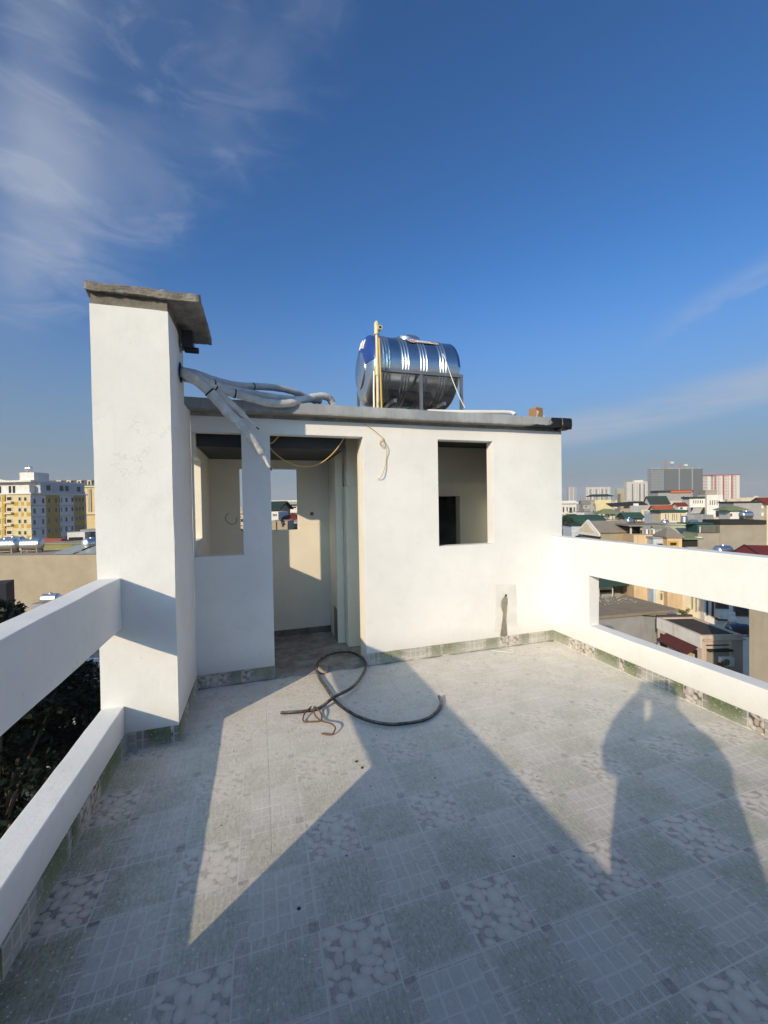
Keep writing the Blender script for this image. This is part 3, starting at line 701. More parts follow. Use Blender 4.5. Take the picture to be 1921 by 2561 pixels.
pr = [(.20, TX0 - .088), (.21, TX0 - .098), (.22, TX0 - .088)]
MB().lathe([(.0, TX0 - .112), (.21, TX0 - .111), (.218, TX0 - .105), (.22, TX0 - .09)], 40, (0, TY, TZ), 'x').build('inspection_plate', STEEL, capL)
# letters on the blue panel
def on_dome(ang, rr):                                              # ang from +y(front is -y) in the y,z plane
    t = math.acos(min(1, (rr / TR_)) ** (1 / .8)); return Vector((TX0 - .105 * math.sin(t) - .006, TY + rr * math.cos(ang), TZ + rr * math.sin(ang)))
def stroke(mb, pts, ang0, w=.016):
    q = [on_dome(ang0 + u / .34, .265 + v) for u, v in pts]; mb.tube(q, w / 2, 6)
lt = MB(); A0 = math.radians(84)
hts = .10
def fillpts(a, b, n=5): return [(a[0] + (b[0] - a[0]) * i / n, a[1] + (b[1] - a[1]) * i / n) for i in range(n + 1)]
for a, b in (((0, 0), (0, hts)), ((.07, 0), (.07, hts)), ((0, hts / 2), (.07, hts / 2))): stroke(lt, fillpts(a, b), A0, .02)
for a, b in (((0, 0), (.04, hts)), ((.04, hts), (.08, 0)), ((.018, .04), (.062, .04))): stroke(lt, fillpts(a, b), A0 + .40, .02)
lt.build('lettering', mat('letter_white', (.8, .8, .8), .5), capL)
lid = MB().lathe([(0, .045), (.13, .042), (.155, .03), (.16, .018), (.16, -.02), (.13, -.03)], 36, (1.86, TY, TZ + TR_), 'z').build('lid', STEEL, tk)
MB().lathe([(.163, .028), (.168, .022), (.163, .016)], 36, (1.86, TY, TZ + TR_), 'z').build('rim', STEEL, lid)
def cyl_patch(x0, x1, a0, a1, lift, n=10):
    vs, fs = [], []
    for i in range(n + 1):
        t = a0 + (a1 - a0) * i / n; r = TR_ + lift
        vs += [(x0, TY + r * math.cos(t), TZ + r * math.sin(t)), (x1, TY + r * math.cos(t), TZ + r * math.sin(t))]
    for i in range(n): fs.append((2 * i, 2 * i + 1, 2 * i + 3, 2 * i + 2))
    m_ = MB().add(vs, fs); m_.smooth = True; return m_
la0, la1 = math.radians(134), math.radians(121)
stk = cyl_patch(1.865, 2.16, math.radians(135), math.radians(123), .011).build('sticker', mat('sticker_white', (.75, .74, .72), .5), tk)
cyl_patch(1.87, 2.155, math.radians(126.5), math.radians(123.6), .0118).build('sticker_band', mat('sticker_grey', (.30, .28, .28), .5), stk)
cyl_patch(1.90, 2.05, math.radians(134), math.radians(131.5), .0118).build('sticker_band', MATS['sticker_grey'], stk)
cyl_patch(2.07, 2.15, math.radians(132.5), math.radians(128), .0118).build('sticker_band', mat('sticker_red', (.42, .07, .05), .5), stk)
def disk_on_cyl(cx, ca, r, lift, n=24):
    vs = [(cx, TY + (TR_ + lift) * math.cos(ca), TZ + (TR_ + lift) * math.sin(ca))]
    for k in range(n):
        t = 2 * math.pi * k / n; aa = ca + r * math.sin(t) / TR_
        vs.append((cx + r * math.cos(t), TY + (TR_ + lift) * math.cos(aa), TZ + (TR_ + lift) * math.sin(aa)))
    m_ = MB().add(vs, [(0, 1 + k, 1 + (k + 1) % n) for k in range(n)]); m_.smooth = True; return m_
dk_ = disk_on_cyl(1.815, math.radians(130), .055, .0125).build('sticker_disc', MATS['sticker_white'], stk)
disk_on_cyl(1.815, math.radians(130), .044, .0135).build('sticker_disc', MATS['sticker_red'], stk)
nb = MB()
def num(pts, cx):
    nb.tube([(cx + u, TY + (TR_ + .0145) * math.cos(math.radians(130) - v / TR_), TZ + (TR_ + .0145) * math.sin(math.radians(130) - v / TR_)) for u, v in pts], .0045, 6)
num([(0, .024), (0, -.024)], 1.80); num([(-.012, .016), (0, .024), (.012, .016), (.010, .004), (-.012, -.024), (.014, -.024)], 1.828)
nb.build('sticker_number', MATS['letter_white'], stk)
FY = TY - .47; RZ = ZS1 + .002
stn = empty('tank_stand', label='grey square tube stand carrying the ribbed water tank', cat='stand')
zb = 3.13
for yy in (FY, TY + .47):
    MB().box(TX0 - .03, TX1 + .03, yy - .018, yy + .018, zb - .018, zb + .018).build('rail', STAND, stn)
    for xx in (TX0 - .012, (TX0 + TX1) / 2, TX1 + .012):
        MB().box(xx - .016, xx + .016, yy - .016, yy + .016, RZ, zb - .0185).build('leg', STAND, stn)
for xx in (TX0 + .2, TX1 - .2):
    MB().box(xx - .018, xx + .018, FY + .0185, TY + .4515, TZ - TR_ - .055, TZ - TR_ - .012).build('cradle_bar', STAND, stn)
for yy in (FY, TY + .47):
    MB().box(TX0 - .0, TX1 + .0, yy - .012, yy + .012, RZ + .01, RZ + .05).build('lower_rail', STAND, stn)
PVC = mat('cream_pvc', (.62, .56, .36), .4, var=.12, vs=8); PVCW = mat('white_pvc', (.76, .75, .72), .35, var=.06)
vp = empty('vent_pipe', (1.30, FY - .06, RZ), label='tall cream plastic riser pipe with a tee at its top beside the tank', cat='pipe')
top = ony(946.5, 806, FY - .06).z - RZ
MB().tube([(0, 0, 0), (.003, 0, top * .5), (0, 0, top)], .019, 14).build('riser', PVC, vp)
te = MB().lathe([(0, top - .14), (.029, top - .14), (.029, top - .02), (.02, top), (.012, top + .01), (0, top + .01)], 16).build('tee', PVC, vp)
MB().lathe([(.016, -.075), (.026, -.075), (.026, -.0)], 16, (.02, 0, top - .085), 'y').build('tee_mouth', PVC, te)
MB().lathe([(0, top * .46), (.026, top * .46), (.026, top * .56), (0, top * .56)], 16).build('coupling', PVC, vp)
p2 = empty('side_pipe', (1.265, FY - .03, RZ), label='shorter cream plastic pipe standing left of the tall riser', cat='pipe')
MB().tube([(0, 0, 0), (.0, 0, .35), (.01, .01, .56)], .012, 12).build('riser', PVCW, p2)
p3 = empty('side_pipe', (1.335, FY - .10, RZ), label='yellow plastic pipe right against the tall riser', cat='pipe')
MB().tube([(0, 0, 0), (-.01, 0, .6), (-.02, .0, .9)], .012, 12).build('riser', WIRE_Y, p3)
GUY = mat('guy_wire', (.12, .12, .12), .5)
wire('guy_wire', [P(987.6, 849, TY - .2), P(970, 920, FY - .04), P(952, 990, FY - .07), P(947, 1012, FY - .08)], .003, GUY, 'thin dark tie wire running down the left of the tank')
wire('guy_wire', [P(1089, 857, TY - .1), P(1110, 890, TY - .42), P(1130, 945, FY - .08), P(1148, 990, 4.15), P(1163, 1020, 4.05)], .005, PVCW, 'pale cord from the tank top down to the roof edge on the right')
rpz = ZS1 + .022
wp = MB().tube(smooth_path([(1.70, 3.90, rpz), (2.0, 3.86, rpz), (2.4, 3.83, rpz + .012), (2.60, 3.83, rpz + .02), (2.665, 3.815, rpz + .012), (2.675, 3.80, rpz - .01)], 6), .021, 14).build('white_roof_pipe', PVCW)
tag(wp, 'white plastic pipe lying along the roof edge right of the tank', 'pipe')
# cardboard box on the roof corner
cbx = empty('cardboard_box', (2.995, 3.86, ZS1 + .004), math.radians(14), label='small torn brown cardboard box standing on the roof corner', cat='box')
CARD = mat('cardboard', (.34, .19, .085), .85, var=.12, vs=6)
cbm = MB(); cbm.box(-.055, .055, -.05, -.046, 0, .105); cbm.box(-.055, .055, .046, .05, 0, .105); cbm.box(-.055, -.051, -.0455, .0455, 0, .105); cbm.box(.051, .055, -.0455, .0455, 0, .105); cbm.box(-.05, .05, -.0455, .0455, 0, .004)
cbm.build('body', CARD, cbx)
MB().add([(-.055, -.051, .106), (.04, -.056, .108), (.05, .0, .135), (-.05, .0, .14)], [(0, 1, 2, 3)]).build('flap', mat('cardboard_light', (.50, .33, .15), .85), cbx)
MB().add([(-.056, -.0515, .02), (-.03, -.0515, .0), (-.058, -.0512, .0)], [(0, 1, 2)]).add([(-.054, -.052, .075), (-.012, -.0525, .06), (-.05, -.052, .0)], [(0, 1, 2)]).build('paper_label', mat('paper', (.75, .74, .74), .8), cbx)
bt = MB().lathe([(0, 0), (.018, 0), (.018, .03), (.008, .04), (0, .042)], 12, (3.09, 3.86, ZS1 + .006)).build('plastic_stub', PVCW); tag(bt, 'tiny white plastic stub beside the cardboard box on the roof corner', 'fitting')

# ------------------------------------------------------------------ hose, hook, debris on the floor
def hose_mat():
    s = N('black_hose'); v = s.coord('Object'); p = s.pos(); a = s.noise(v, 25, 5, .65)
    nz = s.new('ShaderNodeNewGeometry'); sp = s.new('ShaderNodeSeparateXYZ'); s.t.links.new(nz.outputs['Normal'], sp.inputs[0])
    d = s.math('MULTIPLY', s.rng(sp.outputs[2], .1, .9), s.rng(a, .35, .65, .0, .6))
    return s.out(s.mix(d, c4((.022, .022, .026)), c4((.33, .31, .29))), .55)
HOSE = hose_mat()
hp = [(.13, 3.19, .016), (.22, 3.165, .016), (.32, 3.15, .017), (.42, 3.14, .03), (.56, 3.24, .05), (.73, 3.36, .05), (.88, 3.6, .04), (.97, 3.83, .03), (.985, 4.02, .035), (.90, 4.20, .04), (.77, 4.24, .04), (.63, 4.18, .04), (.52, 4.01, .035), (.50, 3.76, .02), (.53, 3.48, .018), (.56, 3.24, .017), (.61, 3.08, .017), (.68, 2.94, .017), (.78, 2.82, .017), (.9, 2.75, .017), (1.05, 2.73, .017), (1.17, 2.75, .017), (1.28, 2.83, .017), (1.35, 2.92, .02), (1.375, 3.01, .03)]
hz_ = tag(MB().tube(smooth_path(hp, 7), .0122, 10).build('hose', HOSE), 'black dusty hose looped on the tiles in front of the doorway', 'hose')
RUST = mat('rusty_wire', (.13, .075, .045), .7, var=.3, vs=30)
hk = MB().tube(smooth_path([(.36, 3.16, .04), (.30, 3.09, .03), (.285, 3.02, .01), (.35, 2.995, .008), (.41, 2.98, .015), (.415, 3.06, .035), (.38, 3.13, .05), (.37, 3.05, .035), (.40, 2.95, .03), (.46, 2.87, .04), (.485, 2.82, .03), (.45, 2.775, .012), (.39, 2.82, .007)], 6), .0055, 8)
tag(hk.build('wire_hook', RUST), 'rusty bent wire hook tied round the end of the hose', 'wire')
# paint flakes, mortar crumbs and dust heaps
rnd = random.Random(5)
ck = MB()
def chip(x, y, r, h=None, z=0.0):
    h = h or r * .5; n = 5; t0 = rnd.random() * 6
    lo = [(x + r * rnd.uniform(.6, 1.1) * math.cos(t0 + 6.283 * k / n), y + r * rnd.uniform(.6, 1.1) * math.sin(t0 + 6.283 * k / n), z + .0004) for k in range(n)]
    hi = [(x + (a - x) * .6, y + (b_ - y) * .6, z + h * rnd.uniform(.6, 1)) for a, b_, _ in lo]
    ck.add(lo + hi, [tuple(range(n, 2 * n))] + [(k, (k + 1) % n, (k + 1) % n + n, k + n) for k in range(n)])
for _ in range(420):
    u = rnd.random() ** 1.6; x = -.50 + u * 1.4; y = 3.87 - (rnd.random() ** 1.7) * .75
    if y > 3.05 or x > -.50: chip(x, y, rnd.choice((.002, .003, .004, .006)) * rnd.uniform(.7, 1.4))
for _ in range(260): chip(rnd.uniform(-.4, 3.0), 3.87 - rnd.random() ** 2 * 2.2, rnd.uniform(.0012, .0035))
for _ in range(120): chip(rnd.uniform(.1, .98), rnd.uniform(3.83, 4.1), rnd.uniform(.003, .012), z=.004)
for _ in range(60): chip(rnd.uniform(-.8, -.5), rnd.uniform(2.4, 3.0), rnd.uniform(.001, .003))
tag(ck.build('mortar_crumbs', mat('crumbs', (.52, .50, .46), .95, var=.35, vs=30)), 'pale mortar crumbs and paint flakes scattered on the floor along the wall', 'debris', kind='stuff')
dkc = MB(); ck2 = ck; ck = dkc
for _ in range(90): chip(rnd.uniform(-.45, 1.6), 3.85 - rnd.random() ** 1.5 * 1.9, rnd.uniform(.002, .006))
chip(.12, 1.62, .012); chip(.35, 1.8, .006); chip(1.07, 1.56, .007); chip(.55, 2.45, .012); chip(.57, 2.38, .012)
tag(dkc.build('dark_grit', mat('grit', (.07, .06, .05), .95, var=.3)), 'dark grit and small stones strewn over the dusty tiles', 'debris', kind='stuff')
lump = MB().lathe([(0, .05), (.035, .045), (.055, .02), (.06, 0)], 12, (.56, 3.88, .01)).build('mortar_lump', MORTAR); jitter(lump, .012, 20, seed=4); tag(lump, 'lump of dried mortar on the doorway threshold inside the hose loop', 'debris')
tie = MB().tube(smooth_path([(2.37, 3.83, .006), (2.45, 3.76, .006), (2.56, 3.70, .006), (2.58, 3.74, .01), (2.55, 3.79, .012), (2.60, 3.83, .01), (2.63, 3.80, .006)], 6), .0025, 6).build('string_scrap', PVCW); tag(tie, 'scrap of white string on the floor below the mortar run', 'string')

# ------------------------------------------------------------------ the photographer (behind the camera; the shadow shows)
def skin_body(name, verts, edges, radii, root, material, parent, loc, rz, sub=2):
    me = bpy.data.meshes.new(name); me.from_pydata(verts, edges, []); o = bpy.data.objects.new(name, me); C.objects.link(o)
    md = o.modifiers.new('skin', 'SKIN'); md.use_smooth_shade = True
    if not me.skin_vertices: me.skin_vertices.new(name='skin')
    for i, r in enumerate(radii):
        me.skin_vertices[0].data[i].radius = r if isinstance(r, tuple) else (r, r); me.skin_vertices[0].data[i].use_root = (i == root)
    sb = o.modifiers.new('subdivision', 'SUBSURF'); sb.levels = sub; sb.render_levels = sub
    me.materials.append(material); o.parent = parent; o.location = loc; o.rotation_euler = (0, 0, rz); return o
per = empty('person', (-.21, -.37, 0.0), -YAW, label='person in dark clothes holding up a phone, only the shadow is in view', cat='person')
SKIN = mat('skin', (.50, .32, .23), .55, var=.05); CLOTH = mat('dark_jacket', (.05, .055, .07), .85, var=.15); TROU = mat('trousers', (.06, .06, .065), .85, var=.15); HAIR = mat('hair', (.015, .012, .01), .5)
V, Ed, Ra = [], [], []
def jv(p, r, to=None):
    V.append(p); Ra.append(r); i = len(V) - 1
    if to is not None: Ed.append((to, i))
    return i
pel = jv((0, 0, .93), (.345, .24)); bel = jv((0, .01, 1.10), (.33, .23), pel); che = jv((0, .0, 1.24), (.32, .22), bel); upc = jv((0, .0, 1.38), (.13, .11), che)
nek = jv((0, .03, 1.50), .078, upc); hd = jv((0, .06, 1.62), (.082, .098), nek); hd2 = jv((0, .05, 1.70), (.078, .09), hd); jv((0, .045, 1.755), (.04, .05), hd2)
for sgn in (-1, 1):
    shd = jv((sgn * .20, 0, 1.36), .10, upc); elb = jv((sgn * .335, .10, 1.27 if sgn < 0 else 1.20), .09, shd); mid_ = jv((sgn * .17 + .03, .21, 1.43 if sgn < 0 else 1.38), .10, elb); wri = jv((sgn * .085 + .09, .345, 1.53), .036, mid_); jv((sgn * .055 + .09, .365, 1.57), (.018, .036), wri)
    hip = jv((sgn * .12, 0, .80), .15, pel); kne = jv((sgn * .13, .03, .48), .095, hip); ank = jv((sgn * .14, -.02, .09), .048, kne); jv((sgn * .15, .13, .04), .042, ank)
skin_body('body', V, Ed, Ra, 0, CLOTH, per, (0, 0, 0), 0)
for sgn in (-1, 1):                                                # fingers round the phone edges
    FV, FE, FR = [(sgn * .055 + .09, .362, 1.56)], [], [.016]
    for k in range(4):
        z = 1.565 + .019 * k; a = len(FV); FV += [(sgn * .062 + .09, .374, z), (sgn * .056 + .09, .392 , z + .004), (sgn * .046 + .09, .400, z + .006)]; FE += [(0, a), (a, a + 1), (a + 1, a + 2)]; FR += [.0095, .0088, .008]
    a = len(FV); FV += [(sgn * .045 + .09, .358, 1.545), (sgn * .028 + .09, .372, 1.55), (sgn * .014 + .09, .380, 1.565)]; FE += [(0, a), (a, a + 1), (a + 1, a + 2)]; FR += [.012, .010, .0085]
    skin_body('hand', FV, FE, FR, 0, SKIN, per, (0, 0, 0), 0, 1)
hr = MB().lathe([(0, .155), (.05, .148), (.085, .115), (.099, .06), (.096, .0)], 24, (0, .035, 1.63)).build('hair', HAIR, per)
nf = MB().lathe([(0, .028), (.010, .02), (.015, .0), (.012, -.012), (0, -.016)], 10, (0, .152, 1.62), 'z').build('nose', SKIN, per)
for sgn in (-1, 1): MB().lathe([(0, .012), (.008, .009), (.012, 0), (.008, -.009), (0, -.012)], 10, (sgn * .032, .138, 1.655)).build('eye', mat('eye_white', (.7, .7, .68), .3), per)
ph = empty('phone', (0, 0, 0), label='dark phone held upright at head height, out of frame', cat='phone')
pm = Matrix.Rotation(-YAW, 4, 'Z')
pb = MB().box(-.036, .036, -.022, -.013, 1.47, 1.625).build('body', BLACK, ph, bevel=.004); pb.matrix_local = pm

# ------------------------------------------------------------------ the city
gm = N('street_ground'); gp = gm.pos(); gn = gm.noise(gp, .03, 6, .6); gn2 = gm.noise(gp, .5, 6, .7)
gc = gm.mix(gm.rng(gn, .35, .65), c4((.10, .10, .09)), c4((.20, .18, .16))); gc = gm.mix(gm.rng(gn2, .45, .7, 0, .5), gc, c4((.06, .08, .04)))
GM = gm.out(gc, .95)
ground = MB().add([(-2600, -2600, GROUND), (3400, -2600, GROUND), (3400, 3400, GROUND), (-2600, 3400, GROUND)], [(0, 1, 2, 3)]).build('ground', GM); tag(ground, kind='structure')
Rh = Vector((math.cos(YAW), -math.sin(YAW), 0)); Fh = Vector((math.sin(YAW), math.cos(YAW), 0))
def wl(name, col, streak=.45, var=.08): return mat(name, col, .9, var=var, vs=.9, bump=.15, bs=12, streak=streak, spec=.2)
WWHITE = wl('city_white', (.72, .70, .66)); WGREY = wl('city_grey', (.34, .34, .345)); WOLIVE = wl('city_olive', (.34, .30, .22), .5); WPEACH = wl('city_peach', (.62, .45, .27))
WCREAM = wl('city_cream', (.66, .58, .42)); WYEL = wl('city_yellow', (.62, .55, .32), .15); WPGREEN = wl('city_pale_green', (.42, .46, .36)); WBLUE = wl('city_pale_blue', (.50, .55, .62))
WBEIGE = wl('city_beige', (.40, .335, .25), .12); WTAUPE = wl('city_taupe', (.33, .29, .235), .15); WPINK = wl('city_pinkish', (.62, .50, .42)); WCONC = wl('city_concrete', (.30, .265, .21), .6)
REDT = wl('red_roof', (.20, .035, .03), .3); REDO = wl('orange_roof', (.40, .10, .05), .3); GRN = wl('green_roof', (.035, .085, .068), .35); GRNL = wl('light_green_roof', (.20, .24, .13), .35); GRND = wl('dark_green_roof', (.035, .055, .048), .3)
BRN = wl('brown_roof', (.27, .235, .20), .4); BLK = wl('black_roof', (.035, .032, .03), .3); TEAL = wl('teal_sheet', (.03, .09, .085), .3); DKROOF = wl('stained_roof', (.075, .065, .055), .5); BROOF = wl('brown_screed', (.30, .245, .18), .5)
YEL2 = wl('city_ochre', (.52, .33, .07), .12); ORNG = wl('orange_strip', (.62, .13, .03), .1); NET = wl('scaffold_net', (.13, .135, .14), .7); WOODM = wl('old_wood', (.28, .19, .11), .4)
GLASS = mat('window_glass', (.025, .03, .035), .12, var=.3, vs=.7); FRAMEM = mat('window_frame', (.42, .41, .39), .6); DARKIN = mat('dark_interior', (.02, .018, .016), .9)
RAIL = mat('rail_metal', (.20, .20, .20), .5, .5); SMOKE = STEEL

class Bld:
    def __init__(s, name, label, px0, px1, yt, D, wall, rot=0.0, depth=8.0, cat='building', base=GROUND, group=None):
        A = at(px0, yt, D); r = math.radians(rot); e = Rh * math.cos(r) + Fh * math.sin(r); d = ray(px1, yt); d.z = 0
        # A.xy + w e = t d.xy
        det = e.x * (-d.y) - e.y * (-d.x); w = ((-A.x) * (-d.y) - (-A.y) * (-d.x)) / det
        s.e = e; s.n = Vector((-e.y, e.x, 0)); s.A = Vector((A.x, A.y, base)); s.w = w; s.h = A.z - base; s.d = depth
        s.root = empty(name, tuple(s.A), math.atan2(e.y, e.x), label, cat, group); s.wm = wall
        if wall: MB().box(0, w, 0, depth, 0, s.h).build('wall', wall, s.root)
    def loc(s, px, py, face='f', off=0.0):
        d = ray(px, py); o = O - s.A
        o = Vector((o.dot(s.e), o.dot(s.n), o.z)); d = Vector((d.dot(s.e), d.dot(s.n), d.z))
        t = (off - o.y) / d.y if face == 'f' else ((off if face == 'l' else s.w + off) - o.x) / d.x
        return o + d * t
    def rect(s, px0, py0, px1, py1, face='f', off=0.0):
        a = s.loc(px0, (py0 + py1) / 2, face, off); b = s.loc(px1, (py0 + py1) / 2, face, off)
        zt = s.loc((px0 + px1) / 2, py0, face, off).z; zb = s.loc((px0 + px1) / 2, py1, face, off).z
        k = 0 if face == 'f' else 1
        return min(a[k], b[k]), max(a[k], b[k]), zb, zt
    def slabbox(s, mb, r, face, o0, o1):
        u0, u1, z0, z1 = r
        if face == 'f': mb.box(u0, u1, o0, o1, z0, z1)
        elif face == 'l': mb.box(o0, o1, u0, u1, z0, z1)
        else: mb.box(s.w - o1, s.w - o0, u0, u1, z0, z1)
        return mb
    def plate(s, name, px0, py0, px1, py1, m_, out=.05, face='f', back=.02, parent=None):
        return s.slabbox(MB(), s.rect(px0, py0, px1, py1, face), face, -out, -.004 if back is None else back).build(name, m_, parent or s.root)
    def win(s, px0, py0, px1, py1, face='f', pane=None, frame=None, t=None, name='window'):
        u0, u1, z0, z1 = s.rect(px0, py0, px1, py1, face); t = t or min(.12, (u1 - u0) * .16)
        f = MB()
        for r in ((u0, u1, z1 - t, z1), (u0, u1, z0, z0 + t), (u0, u0 + t, z0 + t, z1 - t), (u1 - t, u1, z0 + t, z1 - t)): s.slabbox(f, r, face, -.07, .01)
        f = f.build(name, frame or FRAMEM, s.root)
        s.slabbox(MB(), (u0 + t, u1 - t, z0 + t, z1 - t), face, -.02, .012).build('pane', pane or GLASS, f); return f
    def top(s, m_, th=.25, over=.25, name='roof', z=None):
        z = s.h if z is None else z
        return MB().box(-over, s.w + over, -over, s.d + over, z + .002, z + th).build(name, m_, s.root)
    def kerb(s, m_, h=.5, t=.18):
        mb = MB(); mb.box(0, s.w, .002, t, s.h + .001, s.h + h); mb.box(0, s.w, s.d - t, s.d, s.h + .001, s.h + h); mb.box(.002, t, t + .001, s.d - t - .001, s.h + .001, s.h + h); mb.box(s.w - t, s.w - .002, t + .001, s.d - t - .001, s.h + .001, s.h + h)
        return mb.build('roof_parapet', m_, s.root)
    def gable(s, m_, rise, over=.3, along='x', th=.12, wallm=None):
        z = s.h; w, d = s.w, s.d; mb = MB()
        if along == 'x':
            mb.prismx([(-over, z - .02), (d / 2, z + rise), (d + over, z - .02), (d + over, z - .02 + th), (d / 2, z + rise + th), (-over, z - .02 + th)], -over, w + over)
            MB().prismx([(0.01, z - .3), (d - .01, z - .3), (d - .01, z), (d / 2, z + rise - .02), (.01, z)], .012, w - .012).build('gable_wall', wallm or s.wm, s.root)
        else:
            mb.prism([(-over, z - .02), (w / 2, z + rise), (w + over, z - .02), (w + over, z - .02 + th), (w / 2, z + rise + th), (-over, z - .02 + th)], -over, d + over)
            MB().prism([(0.01, z - .3), (w - .01, z - .3), (w - .01, z), (w / 2, z + rise - .02), (.01, z)], .012, d - .012).build('gable_wall', wallm or s.wm, s.root)
        return mb.build('roof', m_, s.root, weld=True)
    def hip(s, m_, rise, over=.4, z=None, ridge=.4, name='roof', th=.1):
        z = s.h if z is None else z; w, d = s.w, s.d; k = ridge * w / 2
        x0, x1, y0, y1 = -over, w + over, -over, d + over; c = w / 2
        vs = [(x0, y0, z), (x1, y0, z), (x1, y1, z), (x0, y1, z), (c - k, d / 2, z + rise), (c + k, d / 2, z + rise), (x0, y0, z - th), (x1, y0, z - th), (x1, y1, z - th), (x0, y1, z - th)]
        return MB().add(vs, [(0, 1, 5, 4), (1, 2, 5), (2, 3, 4, 5), (3, 0, 4), (6, 7, 1, 0), (7, 8, 2, 1), (8, 9, 3, 2), (9, 6, 0, 3), (9, 8, 7, 6)]).build(name, m_, s.root)
    def posts(s, zlo, zhi, n=3, t=.12, m_=None):
        for i in range(n):
            x = .1 + (s.w - .2) * i / max(1, n - 1)
            for y in (.1, s.d - .1): MB().box(x - t / 2, x + t / 2, y - t / 2, y + t / 2, zlo, zhi).build('post', m_ or RAIL, s.root)
def steel_tank(px, py, D, length, r, label, rot=0.0, stand=1.0, vertical=False, group='steel tanks on the roofs', m_=None, standm=None):
    c = at(px, py, D); root = empty('roof_tank', (c.x, c.y, c.z - r - stand), math.atan2(Rh.y, Rh.x) + math.radians(rot), label, 'water tank', group); m_ = m_ or STEEL2; standm = standm or STAND
    zc_ = r + stand
    if vertical:
        L = length; MB().lathe([(0, stand), (r * .97, stand), (r, stand + .04)] + [(r * (1.03 if k % 2 else 1), stand + .08 + (L - .16) * k / 14) for k in range(15)] + [(r, stand + L), (r * .7, stand + L + r * .25), (0, stand + L + r * .35)], 24).build('shell', m_, root)
        MB().lathe([(0, 0), (r * .32, 0), (r * .32, r * .14), (0, r * .16)], 14, (0, 0, stand + L + r * .3)).build('lid', m_, root)
    else:
        h = length / 2; pr = [(0, -h - r * .38), (r * .45, -h - r * .33), (r * .8, -h - r * .19), (r, -h)] + [(r * (1.035 if k % 3 == 1 else 1), -h + length * k / 18) for k in range(1, 18)] + [(r, h), (r * .8, h + r * .19), (r * .45, h + r * .33), (0, h + r * .38)]
        MB().lathe(pr, 24, (0, 0, zc_), 'x').build('shell', m_, root)
        MB().lathe([(0, .06), (r * .3, .05), (r * .34, -.02), (r * .34, -.1)], 14, (0, 0, zc_ + r)).build('lid', m_, root)
    hw = (length / 2 if not vertical else r) * .85
    for sx in (-1, 1):
        for sy in (-1, 1): MB().box(sx * hw - .04, sx * hw + .04, sy * r * .8 - .04, sy * r * .8 + .04, 0, stand + (r * .45 if not vertical else 0)).build('leg', standm, root)
    if stand > .05:
        f = MB()
        for sy in (-1, 1): f.box(-hw + .041, hw - .041, sy * r * .8 - .03, sy * r * .8 + .03, stand - .06, stand)
        f.build('frame', standm, root)
    return root
STEEL2 = steel_mat('dull_steel', .34, (.74, .74, .73)); LEAFM = {}
def leaf_mat(name, c0, c1):
    s = N(name); v = s.coord('Object'); oi = s.noise(v, 3.0, 4); f = s.noise(v, 30, 2)
    c = s.mix(s.rng(s.math('ADD', s.math('MULTIPLY', oi, .6), s.math('MULTIPLY', f, .4)), .35, .65), c4(c0), c4(c1))
    s.b.inputs['Transmission Weight'].default_value = 0
    return s.out(c, .6, 0, .3)
LEAF = leaf_mat('leaf_green', (.02, .045, .012), (.075, .115, .03)); LEAFD = leaf_mat('leaf_dark', (.003, .008, .005), (.012, .024, .010))
def tree(name, label, c, rad, hgt, n, ls, lm, cat='tree', group=None, trunk=True, seed=1):
    """crown of leaf blades grouped in clumps round a forked trunk; c = crown centre"""
    rn = random.Random(seed); root = empty(name, (c[0], c[1], c[2] - hgt), rn.random() * 6, label, cat, group)
    clumps = []
    for _ in range(max(6, n // 110)):
        while True:
            p = Vector((rn.uniform(-1, 1), rn.uniform(-1, 1), rn.uniform(-1, 1)))
            if .25 < p.length < 1: break
        clumps.append((Vector((p.x * rad[0], p.y * rad[1], hgt + p.z * rad[2])), rn.uniform(.22, .40)))
    mb = MB()
    for i in range(n):
        cc_, cr = clumps[i % len(clumps)]
        p = Vector((rn.gauss(0, 1), rn.gauss(0, 1), rn.gauss(0, .8))); p = p.normalized() * (rn.random() ** .45) * cr
        q = cc_ + Vector((p.x * rad[0], p.y * rad[1], p.z * rad[2]))
        d = Vector((rn.uniform(-1, 1), rn.uniform(-1, 1), rn.uniform(-.7, .5))).normalized(); u = d.cross(Vector((rn.uniform(-1, 1), rn.uniform(-1, 1), 1))).normalized(); l = ls * rn.uniform(.6, 1.3)
        mb.add([q, q + d * l * .5 + u * l * .26, q + d * l, q + d * l * .5 - u * l * .26], [(0, 1, 2, 3)])
    mb.build('crown', lm, root)
    if trunk:
        t = MB(); t.tube([(0, 0, 0), (.05, 0, hgt * .5), (0, .05, hgt)], .1, 8, radii=[hgt * .035 + .04, hgt * .025 + .03, .03])
        for cc_, cr in clumps[:7]: t.tube([(.03, .02, hgt * .55), (cc_ * .5 + Vector((0, 0, hgt * .3))), cc_], .05, 6, radii=[.08, .05, .015])
        t.build('trunk', mat('bark', (.09, .07, .05), .95, var=.3), root)
    return root
def tower(name, label, px0, px1, yt, D, wall, floors, cols, rot=0, depth=18, wm=None, side=True, bandm=None):
    b = Bld(name, label, px0, px1, yt, D, wall, rot, depth); fh = b.h / floors; mb = MB()
    cw = b.w / cols; nd = max(3, int(depth / cw))
    for k in range(floors):
        z0 = k * fh + fh * .3; z1 = z0 + fh * .45
        for i in range(cols):
            x0 = i * cw + cw * .22; mb.box(x0, x0 + cw * .56, -.12, .05, z0, z1)
        if side:
            for j in range(nd): y0 = j * depth / nd + depth / nd * .25; mb.box(-.12, .05, y0, y0 + depth / nd * .5, z0, z1)
    tag(mb.build('windows', wm or GLASS, b.root), kind='stuff'); b.top(wall, 1.2, .3); return b
